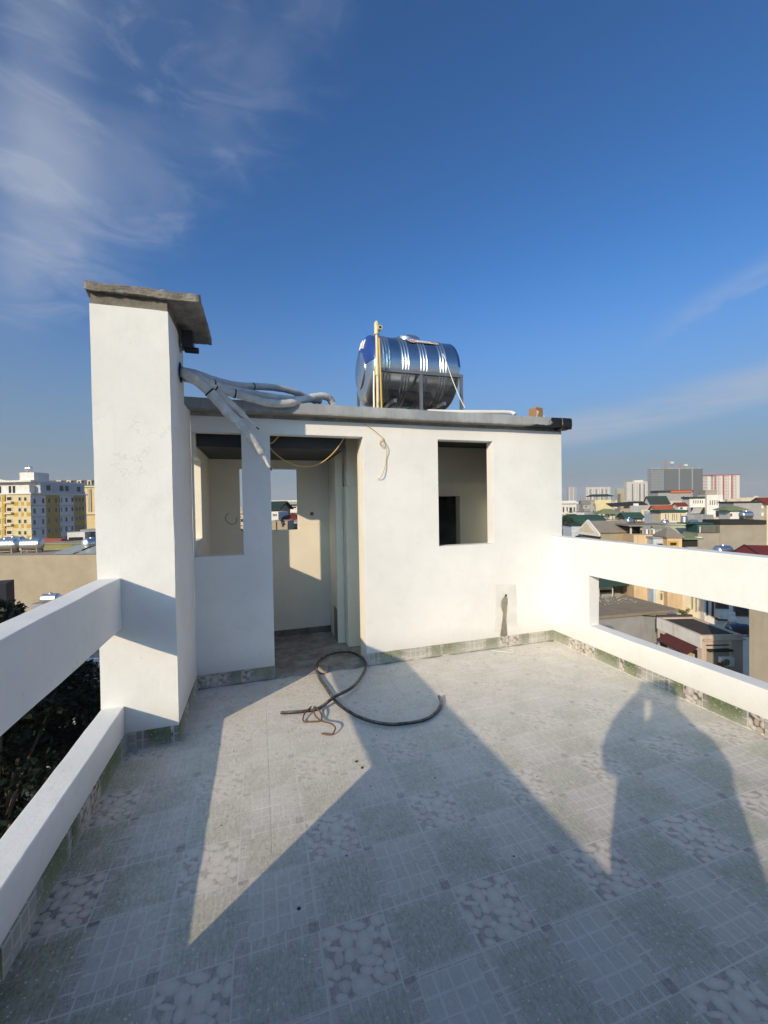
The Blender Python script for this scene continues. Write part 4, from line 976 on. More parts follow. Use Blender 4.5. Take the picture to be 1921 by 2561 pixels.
TWHITE = wl('tower_white', (.72, .68, .62), .1); TGREY = wl('tower_grey', (.40, .39, .40), .1); TGREEN = wl('tower_olive', (.44, .44, .30), .1); TDARK = mat('tower_glass', (.16, .15, .15), .5)
# far towers
b = tower('grey_tower', 'slim grey far tower alone at the left end of the skyline', 1420.4, 1442.2, 1219.5, 1400, TGREY, 26, 5, depth=14, rot=-10, wm=TDARK)
for i in (1, 3): MB().box(b.w * i / 5 - 1, b.w * i / 5 + 1.5, -.6, 0, 0, b.h).build('light_fin', TWHITE, b.root)
b = tower('white_apartment_block', 'low wide white far block standing behind the green rooftop canopy', 1466.6, 1526.5, 1220, 1200, TWHITE, 22, 12, depth=10, rot=-6, wm=TDARK)
for i in (2, 5, 8, 10): MB().box(b.w * i / 12 - 1.2, b.w * i / 12 + 1.2, -.5, 0, 0, b.h - 4).build('dark_recess', TDARK, b.root)
tower('olive_tower', 'olive green far block tucked left of the tall white one', 1542.8, 1567, 1223, 1000, TGREEN, 20, 6, depth=10, rot=-10, wm=TDARK)
b = tower('white_apartment_tower', 'tall white far apartment tower left of the netted construction block', 1567.5, 1626, 1207, 900, TWHITE, 24, 16, depth=14, rot=-8, wm=TDARK)
MB().box(b.w * .35, b.w * .75, 3, 11, b.h, b.h + 5).build('roof_core', TWHITE, b.root)
for i in (4, 9, 12): MB().box(b.w * i / 16 - 1.3, b.w * i / 16 + 1.3, -.5, 0, 0, b.h - 3).build('balcony_stack', TDARK, b.root)
b = Bld('construction_block', 'grey netted high-rise under construction with two cranes over it', 1664.6, 1758, 1173, 650, NET, 5, 12)
MB().box(-.1 - 22, -.15, 3, 11, 0, b.h + 1).build('scaffold_wing', wl('scaffold_grey', (.22, .24, .26), .3), b.root)
sm = MB()
for k in range(26): z = k * b.h / 26; sm.box(-22.6, -.2, 2.2, 2.95, z, z + .7)
tag(sm.build('scaffold_deck', mat('scaffold_pole', (.36, .37, .38), .7), b.root), kind='stuff')
for i in (2.1, 4.2): MB().box(b.w * i / 6, b.w * i / 6 + 1.2, -.8, -.05, 0, b.h + 1.5).build('hoist_mast', MATS['scaffold_pole'], b.root)
tg = MB()
for i in range(60): x = random.uniform(-20, b.w); tg.box(x, x + random.uniform(.3, 2.5), random.uniform(0, 4), random.uniform(5, 11), b.h, b.h + random.uniform(.5, 2.6))
tag(tg.build('rooftop_formwork', MATS['scaffold_pole'], b.root), kind='stuff')
CRANE = mat('crane_orange', (.45, .20, .08), .6); CRW = mat('crane_white', (.7, .7, .7), .6)
def crane(px, ytop, ybase, D, pj0, pj1, label):
    p = at(px, ybase, D); t = at(px, ytop, D); h = t.z - p.z; root = empty('tower_crane', tuple(p), math.atan2(Rh.y, Rh.x), label, 'crane', 'tower cranes on the high-rise')
    mm = MB(); w = 1.1
    for sx in (-w, w):
        for sy in (-w, w): mm.bar((sx, sy, -2), (sx, sy, h), .3)
    k = 0; z = 0
    while z < h - 2: mm.bar((-w, -w, z), (w, -w, z + 2.2), .2); mm.bar((w, -w, z), (-w, -w, z + 2.2), .2); z += 2.2
    mm.build('mast', CRANE, root)
    u0 = (pj0 - px) / FPX * D; u1 = (pj1 - px) / FPX * D; zj = h * .66; j = MB()
    j.bar((u0, 0, zj), (u1, 0, zj), .35); j.bar((u0, 0, zj), (0, 0, zj + 1.6), .18); j.bar((0, 0, h), (u0 * .6, 0, zj), .12); j.bar((0, 0, h), (u1 * .8, 0, zj), .12)
    j.build('jib', CRANE, root); MB().box(u1 - 5, u1, -1, 1, zj - 1.3, zj + 1.5).build('counterweight', CRW, root)
crane(1665, 1149.5, 1173, 655, 1628, 1684.5, 'orange tower crane nearer the left corner of the netted block'); crane(1701.5, 1158, 1174, 660, 1668, 1719, 'orange tower crane over the middle of the netted block')
b = tower('red_white_tower', 'white high-rise with red vertical stripes right of the netted block', 1786, 1850, 1191, 720, TWHITE, 22, 15, depth=10, rot=-4, wm=mat('tower_wine', (.22, .13, .13), .6), side=False)
for i in (0.1, 5, 10): MB().box(b.w * i / 15, b.w * i / 15 + 2.2, -.9, -.15, 0, b.h + 1).build('red_stripe', mat('tower_red', (.42, .05, .05), .7), b.root)
for i in (3.6, 8.6, 13.4): MB().box(b.w * i / 15, b.w * i / 15 + 3.4, -.6, -.13, 0, b.h).build('white_stripe', TWHITE, b.root)
mb = MB().box(-21, -.1, -1, 8, 0, b.h - .2); mb.build('left_wing', TWHITE, b.root)
mb = MB()
for k in range(22): z = k * b.h / 22; mb.box(-19.5, -12, -1.4, -1.01, z + 1, z + 2); mb.box(-6, -2, -1.4, -1.01, z + .8, z + 2.4)
tag(mb.build('windows', MATS['tower_wine'], b.root), kind='stuff')
MB().box(-21.5, b.w + .8, -1.6, 10, b.h + 1.3, b.h + 2.6).build('red_cornice', MATS['tower_red'], b.root)

# one mass of far roofs between the houses and the towers
rn = random.Random(12); fm = [MB() for _ in range(6)]; fmat = [WWHITE, WGREY, WCREAM, REDO, BRN, GRND]
for _ in range(1500):
    D = 95 + 1200 * rn.random() ** 1.5; px = rn.uniform(1390, 2100) if rn.random() < .72 else rn.uniform(-200, 900)
    if px < 1000: D += 90
    p = at(px, 1262, D); w = rn.uniform(4, 9); d = rn.uniform(7, 15); z = (rn.uniform(-8.0, -.5) + (rn.random() < .06) * rn.uniform(1, 4)) if D > 160 else rn.uniform(-7.5, -3.2); k = rn.choice((0, 0, 0, 1, 1, 2, 2)); a = .3
    fm[k].box(p.x - w / 2, p.x + w / 2, p.y - d / 2, p.y + d / 2, GROUND, z)
    if rn.random() < .45: fm[rn.choice((1, 3, 4, 4, 5))].box(p.x - w / 2 - .2, p.x + w / 2 + .2, p.y - d / 2 - .2, p.y + d / 2 + .2, z + .05, z + .4)
    if rn.random() < .6: fm[rn.choice((0, 1, 2))].box(p.x - w * .2, p.x + w * .25, p.y - d * .1, p.y + d * .3, z + .45, z + rn.uniform(1.6, 3))
    if rn.random() < .5: q = rn.uniform(-.4, .4); fm[rn.choice((0, 1))].box(p.x + q * w, p.x + q * w + .9, p.y, p.y + .9, z + .05, z + 1.3)
    if rn.random() < .3: fm[5].box(p.x + w * .3, p.x + w * .3 + .07, p.y, p.y + .07, z, z + rn.uniform(1.5, 3.5))
    if D < 420:
        for fl_ in range(2):
            for q in range(2): fm[5].box(p.x - w * .35 + q * w * .4, p.x - w * .35 + q * w * .4 + 1.1, p.y - d / 2 - .08, p.y - d / 2 + .05, z - 2.4 - fl_ * 3.3, z - .9 - fl_ * 3.3)
far = empty('far_rooftops', (0, 0, 0), label='mass of small pale far roofs filling the city up to the horizon', cat='rooftops'); far['kind'] = 'stuff'
for i, mbb in enumerate(fm): tag(mbb.build('roof_mass', fmat[i], far), kind='stuff')

# ------------------------------------------------------------------ houses to the right, far to near
b = Bld('long_grey_house', 'long grey blank house with an orange strip along its roof edge', 1646, 1730.6, 1232, 250, WGREY, -6, 8, 'house')
MB().box(-.5, b.w + .5, -.6, 8, b.h + .01, b.h + 1.2).build('roof', BLK, b.root); MB().box(b.w * .36, b.w * .98, -.9, -.61, b.h - .3, b.h + .9).build('orange_strip', ORNG, b.root); b.win(1708, 1239, 1711, 1244)
b = Bld('olive_wall_house', 'narrow plain olive grey block rising behind the yellow blank wall', 1552, 1564.5, 1238, 150, WOLIVE, -15, 4, 'house'); b.kerb(WOLIVE)
b = Bld('green_gable_house', 'white house with a dark green gable roof and small arched attic front', 1628, 1674, 1262, 115, WWHITE, -12, 5, 'house'); b.gable(GRND, 2.3)
for x in (1651, 1658, 1665): b.win(x, 1264, x + 3.5, 1273)
b = Bld('rooftop_canopy', 'dark green metal canopy on posts above the yellow blank wall', 1478, 1531, 1241.5, 138, None, -12, 4, 'canopy'); b.hip(GRND, .7, .6, ridge=.8); b.posts(b.h - 2.6, b.h - .11, 4); MB().box(0, b.w, 0, b.d, 0, b.h - 2.6).build('wall', WCREAM, b.root)
b = Bld('yellow_wall_house', 'house showing one large blank pale yellow wall', 1487.7, 1529.7, 1252.4, 130, WYEL, -15, 4, 'house'); b.kerb(WYEL, .25)
b = Bld('grey_annex', 'narrow grey house front pressed against the left of the yellow wall', 1476, 1487.4, 1255, 128, WGREY, -15, 4, 'house'); b.win(1482, 1276, 1486.6, 1284); b.win(1484, 1258, 1486.8, 1266)
b = Bld('brown_roof_house', 'small house with low brown roofs between the balcony house and yellow wall', 1458, 1475.7, 1261, 118, WGREY, -12, 4, 'house'); b.gable(BRN, 1.1); b.win(1462, 1264, 1469, 1269); b.plate('awning', 1458, 1273, 1475, 1279, BRN, .8)
b = Bld('grey_side_house', 'grey house with sloping dark roof and one small dark window', 1576, 1622.5, 1264, 118, WGREY, -12, 5, 'house'); b.win(1605, 1271.5, 1611, 1275); b.plate('water_box', 1584, 1259, 1597, 1265, WWHITE, .1)
MB().add([(-5, 0, b.h - .4), (b.w, 0, b.h + .1), (b.w, 5, b.h + 1.0), (-5, 5, b.h + .5), (-5, 0, b.h - .2), (b.w, 0, b.h + .3), (b.w, 5, b.h + 1.2), (-5, 5, b.h + .7)], [(3, 2, 1, 0), (4, 5, 6, 7), (0, 1, 5, 4), (1, 2, 6, 5), (2, 3, 7, 6), (3, 0, 4, 7)]).build('roof', BLK, b.root)
b = Bld('red_roof_house', 'long low house under an orange red roof left of the white slit house', 1640, 1684, 1276, 92, WCREAM, -14, 3.5, 'house'); b.gable(REDO, 1.0)
b = Bld('small_red_shed', 'small shed with a red sheet roof below the long grey house', 1697, 1718, 1266, 100, WWHITE, -12, 3, 'shed'); b.gable(REDT, .8); b.win(1700, 1268, 1708, 1274)
b = Bld('balcony_house', 'white house with balconies at the far left of the skyline roofs', 1404, 1441.8, 1260, 82, WWHITE, 6, 10, 'house'); b.top(WWHITE, .3, .3); b.kerb(WWHITE, .6)
for y0, y1 in ((1268, 1281), (1288, 1299)):
    for x0, x1, dy in ((1407, 1411, 0), (1416.5, 1420, -2), (1423, 1431.5, 3), (1434, 1438, -2)): b.win(x0, y0, x1, y1 + dy)
for y in (1282.5, 1303): b.plate('balcony', 1413, y, 1441, y + 2.4, WWHITE, 1.0)
for y in (1278, 1298.5):
    r = b.rect(1413, y, 1441, y + 4.5); mb = MB(); n = 12
    for i in range(n + 1): x = r[0] + (r[1] - r[0]) * i / n; mb.box(x - .02, x + .02, -.98, -.94, r[2], r[3])
    mb.box(r[0], r[1], -1.0, -.92, r[3] - .05, r[3] + .001); mb.build('railing', RAIL, b.root)
tower_dummy = None
b = Bld('white_slit_house', 'tall plain white house with five narrow slit windows near the top', 1768, 1808, 1238, 110, WWHITE, -14, 5, 'house')
for x in (805, 838, 872, 905, 937): x = 1640 + x * .16938; b.win(x - 1.1, 1251, x + 1.1, 1263)
b.win(1789, 1276, 1800.5, 1297); b.plate('vent_window', 1790.5, 1277.5, 1799, 1280.5, DARKIN, .09)
mb = MB().box(b.w * .15, b.w * .9, 2, 6, b.h, b.h + 1.4); mb.build('roof_box', WTAUPE, b.root)
b = Bld('slit_window_wing', 'lower white wing with slit windows and slanted louvres beside the tall white house', 1724.7, 1767, 1247, 112, WWHITE, -14, 4, 'house'); b.top(GRND, .5, .3)
for x in (560, 592, 625, 660, 690, 733): x = 1640 + x * .16938; b.win(x - 1.1, 1251, x + 1.1, 1259)
b.plate('louvre_recess', 1724.9, 1269, 1766.5, 1287, DARKIN, .05)
r = b.rect(1724.9, 1269, 1766.5, 1287); n = 9
for i in range(n): x = r[0] + (r[1] - r[0]) * (.05 + i * .065); MB().bar((x, -.12, r[2] + .3), (x + .8, -.12, r[3] - .1), .22, .08).build('louvre', WWHITE, b.root)
MB().box(r[0], r[1], -.9, -.06, r[2] - .25, r[2]).build('ledge', WWHITE, b.root)
b = Bld('white_low_block', 'plain white low block in front of the louvred wing', 1704, 1790, 1288.5, 105, WWHITE, -14, 3, 'house')
b = Bld('grey_big_house', 'big grey house with two white framed windows at the right picture edge', 1835, 1917, 1258.5, 76, WGREY, -14, 5, 'house'); b.win(1904, 1264, 1913.5, 1271.5, frame=WWHITE, t=.22, pane=WCREAM); b.win(1904, 1282, 1913.5, 1290, frame=WWHITE, t=.22, pane=WCREAM); b.top(BLK, .3, .1)
b = Bld('cream_edge_house', 'cream house cut off by the right picture edge behind the grey one', 1917.8, 1975, 1262, 74, WCREAM, -14, 5, 'house'); b.gable(REDT, 1.2)
b = Bld('green_awning_shed', 'white shed under a rounded light green awning', 1826, 1857.6, 1275, 62, WWHITE, -14, 3, 'shed'); b.hip(GRNL, .6, .6, ridge=.75); b.win(1825.9, 1284, 1831, 1292)
b = Bld('striped_wall_house', 'old pale house with dark vertical rain streaks and a green roof edge', 1652.7, 1716, 1282, 60, WCREAM, -12, 3, 'house'); b.top(GRN, .35, .2)
STREAKM = wl('soot_streak', (.15, .13, .10), .4)
for x in (1664, 1671, 1681.5, 1686, 1692, 1702): b.plate('rain_streak', x, 1285, x + random.uniform(1, 2.2), 1302, STREAKM, .012, back=.01)
b = Bld('pale_blue_house', 'small pale blue wall squeezed left of the streaked house', 1632, 1652, 1285, 63, WBLUE, -12, 3, 'house'); b.kerb(WWHITE, .3)
b = Bld('dark_green_pavilion', 'small dark green gable canopy with a pale ridge vent', 1565, 1608, 1296, 70, None, -12, 3.5, 'canopy'); b.gable(GRN, .85, wallm=GRN); b.posts(b.h - 3, b.h - .3, 4); MB().box(0, b.w, 0, b.d, 0, b.h - 2.2).build('wall', WOLIVE, b.root)
b = Bld('light_green_pavilion', 'roof pavilion with a light olive green hip roof on posts', 1503, 1549, 1284, 74, None, -12, 3.2, 'pavilion'); b.hip(GRNL, .8, .5, ridge=.35); b.posts(b.h - 1.8, b.h - .12, 4); MB().box(0, b.w, 0, b.d, 0, b.h - 1.25).build('wall', WCREAM, b.root)
steel_tank(1519, 1289, 75.5, .7, .42, 'grey upright tank under the light green pavilion', vertical=True, stand=.05)
b = Bld('grey_pillar_house', 'tall grey brown house front with a narrow window behind the pavilion', 1551, 1575, 1272, 80, WOLIVE, -12, 3, 'house'); b.win(1555, 1277, 1561, 1292)
b = Bld('green_metal_roof_house', 'pale house under a wide dark green metal roof with a deep green fascia', 1452, 1508, 1309, 56, WPGREEN, -8, 4, 'house')
mb = MB(); zz = b.h
mb.prismx([(-.5, zz - .05), (-.5, zz + .55), (1.0, zz + 1.0), (3.0, zz + 1.1), (4.3, zz + .7), (4.3, zz - .05)], -1.2, b.w + .25); mb.build('roof', GRN, b.root)
b = Bld('pale_blue_house', 'pale blue house with a grilled window left of the pediment house', 1429.7, 1460, 1315, 48, WBLUE, -6, 3, 'house'); b.win(1437, 1338, 1450, 1346); b.plate('string_course', 1430, 1330, 1459, 1331.5, WWHITE, .12); b.top(GRND, .15, .2)
tree('round_tree', 'dense green tree beside the balcony house, just right of the white wall', at(1421, 1318, 54), (1.7, 1.6, 1.5), 9, 3600, .22, LEAF, seed=3)
# house with pediment and brown roof
b = Bld('pediment_house', 'house with a white pediment gable and a long grey brown sheet roof', 1503, 1584, 1332, 43, WOLIVE, 3, 3.6, 'house')
b.gable(BRN, 1.05, .25, wallm=WCREAM)
MB().box(b.w * .80, b.w + .26, -.27, 1.7, b.h + .06, b.h + .1).build('roof_sheet', GRND, b.root)
ped = MB().prismx([(-.35, b.h - .1), (1.8, b.h + 1.3), (3.95, b.h - .1), (3.95, b.h - .38), (-.35, b.h - .38)], -.5, -.255).build('pediment', WWHITE, b.root)
MB().prismx([(.25, b.h + .0), (1.8, b.h + 1.0), (3.35, b.h + .0)], -.55, -.501).build('tympanum', WCREAM, ped)
MB().box(-.5, -.02, -.2, 3.8, b.h - 1.7, b.h - .9).build('shutter_band', BLK, b.root)
# roof shed and peach house
b = Bld('roof_shed', 'dark open roof shed with laundry under a thin corrugated sheet', 1576, 1634, 1313, 41, None, -10, 3, 'shed')
MB().box(-.3, b.w + 1.6, -.5, 3.2, b.h - .12, b.h).build('roof', BRN, b.root); b.posts(b.h - 4.2, b.h - .13, 3, .14, WCREAM)
MB().box(0, b.w, 2.8, 3, b.h - 4, b.h - .13).build('back_wall', DARKIN, b.root); MB().box(0, b.w + 1.4, 0, 3, 0, b.h - 1.12).build('wall', WPEACH, b.root)
MB().box(b.w * .45, b.w * .98, -.05, .02, b.h - 1.1, b.h - .5).build('dark_screen', BLK, b.root)
for i in range(6): MB().box(b.w * .5 + i * .32, b.w * .5 + i * .32 + .22, -.12, -.09, b.h - .95, b.h - .45).build('laundry', WWHITE if i % 2 else WGREY, b.root)
b = Bld('peach_wall_house', 'peach coloured blank wall below the dark roof shed', 1585, 1632.5, 1338, 38.5, WPEACH, -10, 1.6, 'house'); b.plate('drain_seam', 1594.5, 1339, 1595.2, 1364, WTAUPE, .03)
b = Bld('blue_white_house', 'pale blue grey small front with a grilled window beside the peach wall', 1634, 1668, 1347, 37, WBLUE, -12, 2, 'house'); b.win(1641, 1357, 1660, 1372); b.top(WGREY, .12, .1); b.plate('white_pole', 1660.5, 1356, 1662.5, 1375, WWHITE, .15)
b = Bld('peach_porch_house', 'light orange house with a wide porch opening and brown hip roof', 1669, 1706, 1342, 36, WPEACH, -12, 2.4, 'house'); b.hip(BRN, .8, .15, ridge=.2); b.win(1671, 1353, 1696, 1368, pane=DARKIN, frame=YEL2, t=.14); b.plate('porch_wall', 1683, 1368, 1706, 1376, WCREAM, .5)
steel_tank(1681, 1331, 40, .4, .2, 'tiny upright steel tank on the hip roof of the porch house', vertical=True, stand=.3)
b = Bld('green_awning_house', 'dark recess under a light green awning right of the porch house', 1708, 1744, 1346, 36.5, DARKIN, -12, 2, 'house'); b.hip(GRNL, .35, .35, ridge=.8); b.plate('white_trim', 1738, 1342, 1750, 1344.5, WWHITE, .4); b.plate('grey_wall', 1714, 1367, 1744, 1380, WGREY, .4)
b = Bld('pale_green_house', 'pale green blank house with steel tanks on its flat roof', 1665.4, 1720, 1313.5, 46, WPGREEN, -10, 3, 'house'); b.top(WPGREEN, .15, .15)
b = Bld('teal_shed', 'dark teal sheet metal shed attached to the pale green house', 1720.5, 1746, 1316, 45.5, TEAL, -12, 2.5, 'shed'); b.top(TEAL, .12, .25)
steel_tank(1711.5, 1303, 47.5, .85, .36, 'upright steel tank on the pale green roof', vertical=True, stand=.06)
steel_tank(1734, 1307, 48, .75, .34, 'tank wrapped in blue grey sheet beside the upright one', stand=.06, m_=mat('blue_tarp', (.10, .13, .20), .5))
steel_tank(1573, 1303, 50, .8, .36, 'steel tank on a leaning frame behind the brown roof', rot=20, stand=.5)
steel_tank(1618, 1283, 78, .6, .4, 'small round shining tank above the green canopy', rot=70, stand=.4)
steel_tank(1663, 1306, 52, .8, .33, 'tipped steel tank left of the upright one', rot=30, stand=.2)
# big taupe wall
b = Bld('big_taupe_wall', 'large blank grey brown side wall with a black roof edge', 1801, 1914, 1312, 41, WTAUPE, -12, 3, 'house'); MB().box(-.05, b.w + .05, -.12, 3.1, b.h + .002, b.h + .42).build('roof_edge', BLK, b.root)
b = Bld('taupe_lower_wall', 'lower grey brown wall with louvred vents left of the large blank wall', 1746, 1800.4, 1334, 41.2, WTAUPE, -12, 3, 'house')
r = b.rect(1752, 1317, 1799, 1334)
MB().box(r[0], b.w, .6, 2.8, b.h + .01, b.h + .85).build('vent_box', TEAL, b.root)
for i in range(7): MB().box(r[0] + .1, b.w - .1, .45, .6, b.h + .08 + i * .105, b.h + .13 + i * .105).build('louvre', mat('vent_slat', (.25, .24, .20), .7), b.root)
b.plate('white_bracket', 1749, 1317, 1751, 1333, WWHITE, .1); MB().box(-.6, b.w, 1, 3.0, b.h + .9, b.h + 1.0).build('roof', TEAL, b.root)
steel_tank(1866, 1288, 44, .95, .40, 'ribbed steel tank on brown props over the large blank wall', rot=-6, stand=.75, standm=WOODM)
# red roof close by
rr = empty('red_roof_house', tuple(at(1862, 1363, 24) * 1.0 - Vector((0, 0, at(1862, 1363, 24).z - GROUND))), 0, 'close dark red sheet metal roof with a broad gable at the right edge', 'house')
_o = rr.location; _q = [at(1824, 1386, 23.2), at(1862, 1363, 24), at(1915, 1399, 21.2), at(2100, 1366, 25), at(2100, 1440, 20), at(1826, 1420, 22.6), at(1915, 1440, 20.6)]
_q = [p - Vector(_o) for p in _q]
MB().add(_q, [(0, 2, 1), (1, 2, 4, 3), (0, 5, 6, 2), (2, 6, 4)]).build('roof', REDT, rr)
MB().bar(_q[1], _q[2], .07).build('ridge_cap', BLK, rr); MB().bar(_q[0], _q[1], .07).build('ridge_cap', BLK, rr)
_w = [at(1884, 1440, 22.4) - Vector(_o), at(1925, 1440, 21) - Vector(_o), at(2100, 1440, 20.5) - Vector(_o), at(2100, 1440, 24.5) - Vector(_o)]
_b = [Vector((p.x, p.y, z)) for z in (0, (_q[5].z - .05)) for p in _w]
MB().add(_b, [(0, 1, 5, 4), (1, 2, 6, 5), (2, 3, 7, 6), (3, 0, 4, 7), (4, 5, 6, 7)]).build('wall', WTAUPE, rr)
steel_tank(1808, 1378, 24.5, .75, .33, 'shining steel tank left of the dark red roof', stand=1.2)
# ------------------------------------------------------------------ roofs seen through the right slot
b = Bld('brown_roof_block', 'grey block with a flat brown screed roof and rubble along its edge', 1490, 1668, 1548, 31, WGREY, 13, 5.0, 'house')
RB = MB().box(-.2, b.w + 1.0, -.15, 5.1, b.h + .002, b.h + .22).build('roof', BROOF, b.root)
rub = MB(); rn = random.Random(4); keepck = ck; ck = rub
for _ in range(160): rnd = rn; chip(b.w * rn.uniform(.35, 1.05), 5.0 - rn.random() ** 2 * 2.4, rn.uniform(.03, .09), z=b.h + .222)
tag(rub.build('rubble', mat('rubble', (.40, .36, .30), .95, var=.3), b.root), kind='stuff'); ck = keepck
MB().tube([(b.w * .62, -.17, b.h), (b.w * .8, -.2, b.h - .15), (b.w * .985, -.17, b.h - .4), (b.w * .985, -.05, b.h - 4)], .03, 6).build('cable', BLK, b.root)
for i in (.3, .62, .86): MB().box(b.w * i, b.w * i + .03, -.012, .01, 0, b.h - .05).build('panel_seam', WTAUPE, b.root)
b = Bld('white_stub_block', 'plain white block attached right of the brown screed roof', 1670, 1704, 1536, 34, WWHITE, 4, 3, 'house')
b = Bld('green_awning_terrace', 'white terrace ledge under a dark green corrugated awning on thin posts', 1490, 1582, 1498, 40, WWHITE, 6, 3, 'terrace')
MB().add([(-1, -1.0, b.h + 1.35), (b.w - .2, -.6, b.h + 1.35), (b.w - .2, 3, b.h + 2.3), (-1, 3, b.h + 2.3), (-1, -1.0, b.h + 1.42), (b.w - .2, -.6, b.h + 1.42), (b.w - .2, 3, b.h + 2.37), (-1, 3, b.h + 2.37)], [(3, 2, 1, 0), (4, 5, 6, 7), (0, 1, 5, 4), (1, 2, 6, 5), (2, 3, 7, 6), (3, 0, 4, 7)]).build('awning', GRN, b.root)
for i in (.05, .42, .93): MB().box(b.w * i, b.w * i + .07, -.2, -.13, b.h - .3, b.h + 1.36).build('post', WWHITE, b.root)
MB().box(0, b.w, 2.7, 2.9, b.h + .01, b.h + 2.1).build('back_wall', DARKIN, b.root); MB().box(b.w * .5, b.w * .9, 2.4, 2.69, b.h + .3, b.h + 1.5).build('white_door', WWHITE, b.root)
b = Bld('brown_terrace_block', 'low brown roof terrace carrying dark potted shrubs', 1578, 1640, 1497, 42, WTAUPE, 4, 7, 'house'); b.top(BROOF, .1, .1)
for i, (px, py) in enumerate(((1608, 1484), (1618, 1487), (1629, 1490))): tree('potted_shrub', ['left of three dark leafy shrubs on the brown roof terrace', 'middle of three dark leafy shrubs on the brown roof terrace', 'right of three dark leafy shrubs on the brown roof terrace'][i], at(px, py, 43.5), (.55, .5, .4), .7, 520, .16, LEAFD, 'shrub', 'shrubs on the roof terrace', seed=20 + i)
b = Bld('cream_house', 'sunlit cream house wall with one small dark square window', 1641, 1764, 1445, 37, WCREAM, -20, 2.5, 'house'); b.win(1686.5, 1501.5, 1703, 1524, frame=mat('brown_frame', (.10, .05, .03), .6)); b.plate('fascia', 1652, 1474, 1742, 1481, WTAUPE, .12)
MB().box(b.w * .87, b.w * .885, -.1, .0, 0, b.h - 1).build('downpipe', WWHITE, b.root); b.plate('ladder', 1652, 1484, 1656.5, 1500, RAIL, .08)
tree('yellow_shrub', 'small yellow green shrub at the foot of the cream house wall', at(1711, 1531, 35), (.45, .4, .45), .7, 420, .14, leaf_mat('leaf_yellow', (.10, .13, .02), (.30, .28, .06)), 'shrub', seed=31)
b = Bld('window_row_house', 'white house with red brown door frame and a row of dark balcony windows', 1762, 1876, 1470, 35, WWHITE, -14, 2.5, 'house')
for x0, y0, x1, y1 in ((1764, 1502, 1772, 1540), (1789, 1500, 1822, 1522), (1834, 1516, 1872, 1541)): b.win(x0, y0, x1, y1, frame=MATS['brown_frame'] if x0 > 1780 else WBLUE)
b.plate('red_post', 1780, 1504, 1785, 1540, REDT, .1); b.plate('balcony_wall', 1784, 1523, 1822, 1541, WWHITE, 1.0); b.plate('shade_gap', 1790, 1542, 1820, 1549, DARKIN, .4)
steel_tank(1832, 1551, 33, .35, .25, 'small white outdoor unit on the ledge below the balcony windows', stand=.1, m_=WWHITE, group='roof fittings')
b = Bld('dark_roof_house', 'pinkish corner house with a stained dark flat roof and low parapet', 1755, 1858, 1594, 26, WPINK, 0, 4.2, 'house')
MB().box(.18, b.w - .18, .18, 4.0, b.h + .004, b.h + .03).build('roof', DKROOF, b.root); b.kerb(WPINK, .12, .16)
MB().box(-.06, -.001, 0, 4.2, b.h - .7, b.h + .1).build('side_fascia', WWHITE, b.root)
MB().box(-.02, .002, .35, 3.9, b.h - 2.5, b.h - .95).build('side_recess', DARKIN, b.root)
MB().add([(-.75, .3, b.h - 1.25), (-.75, 3.2, b.h - 1.25), (-.03, 3.2, b.h - .8), (-.03, .3, b.h - .8), (-.75, .3, b.h - 1.18), (-.75, 3.2, b.h - 1.18), (-.03, 3.2, b.h - .73), (-.03, .3, b.h - .73)], [(0, 1, 2, 3), (7, 6, 5, 4), (0, 4, 5, 1), (1, 5, 6, 2), (2, 6, 7, 3), (3, 7, 4, 0)]).build('tiled_awning', wl('maroon_tile', (.10, .032, .028), .4), b.root)
MB().box(-.9, -.021, 1.2, 3.9, b.h - 2.75, b.h - 2.55).build('balcony', WCREAM, b.root)
mb = MB()
for i in range(5): mb.box(-.88, -.85, 1.2, 3.9, b.h - 2.5 + i * .2, b.h - 2.46 + i * .2)
for i in range(10): y = 1.2 + i * .3; mb.box(-.85, -.82, y, y + .03, b.h - 2.55, b.h - 1.6)
mb.build('railing', BLK, b.root)
for y0 in (.55, 2.2): MB().box(-.05, -.022, y0, y0 + .9, b.h - 2.5, b.h - 1.3).build('door', WCREAM, b.root)
MB().box(0, b.w, 4.21, 4.4, b.h - .8, b.h + .25).build('rear_parapet', DKROOF, b.root)
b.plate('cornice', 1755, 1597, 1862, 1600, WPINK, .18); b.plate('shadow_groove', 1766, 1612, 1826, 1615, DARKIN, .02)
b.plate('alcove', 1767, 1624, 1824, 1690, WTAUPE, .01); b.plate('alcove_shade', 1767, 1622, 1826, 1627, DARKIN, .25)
MB().box(b.w * .66, b.w * .69, -.14, .0, 0, b.h - .2).build('downpipe', WCREAM, b.root)
acp = b.loc(1803, 1647); AC = empty('ac_unit', tuple(b.A + b.e * acp.x + b.n * (-.42) + Vector((0, 0, acp.z - .3))), math.atan2(b.e.y, b.e.x), 'white outdoor air conditioner in the alcove of the pinkish corner house', 'air conditioner')
MB().box(-.4, .4, -.15, .15, 0, .55).build('case', WWHITE, AC, bevel=.02); MB().lathe([(0, -.02), (.21, -.02), (.22, 0)], 20, (-.12, -.151, .28), 'y').build('fan_grille', RAIL, AC); MB().box(-.35, .35, .0, .32, -.06, -.005).build('bracket', RAIL, AC)
tree('dry_shrub', 'orange brown dried plant in the alcove beside the air conditioner', tuple(b.A + b.e * .75 + b.n * (-.5) + Vector((0, 0, acp.z - .1))), (.3, .25, .55), .8, 300, .16, leaf_mat('leaf_dry', (.16, .08, .03), (.34, .19, .08)), 'plant', seed=9)
steel_tank(1844, 1573, 27.5, 1.15, .36, 'dark weathered tank lying on the stained flat roof', rot=-8, stand=.1, m_=steel_mat('old_steel', .3, (.20, .23, .28)))
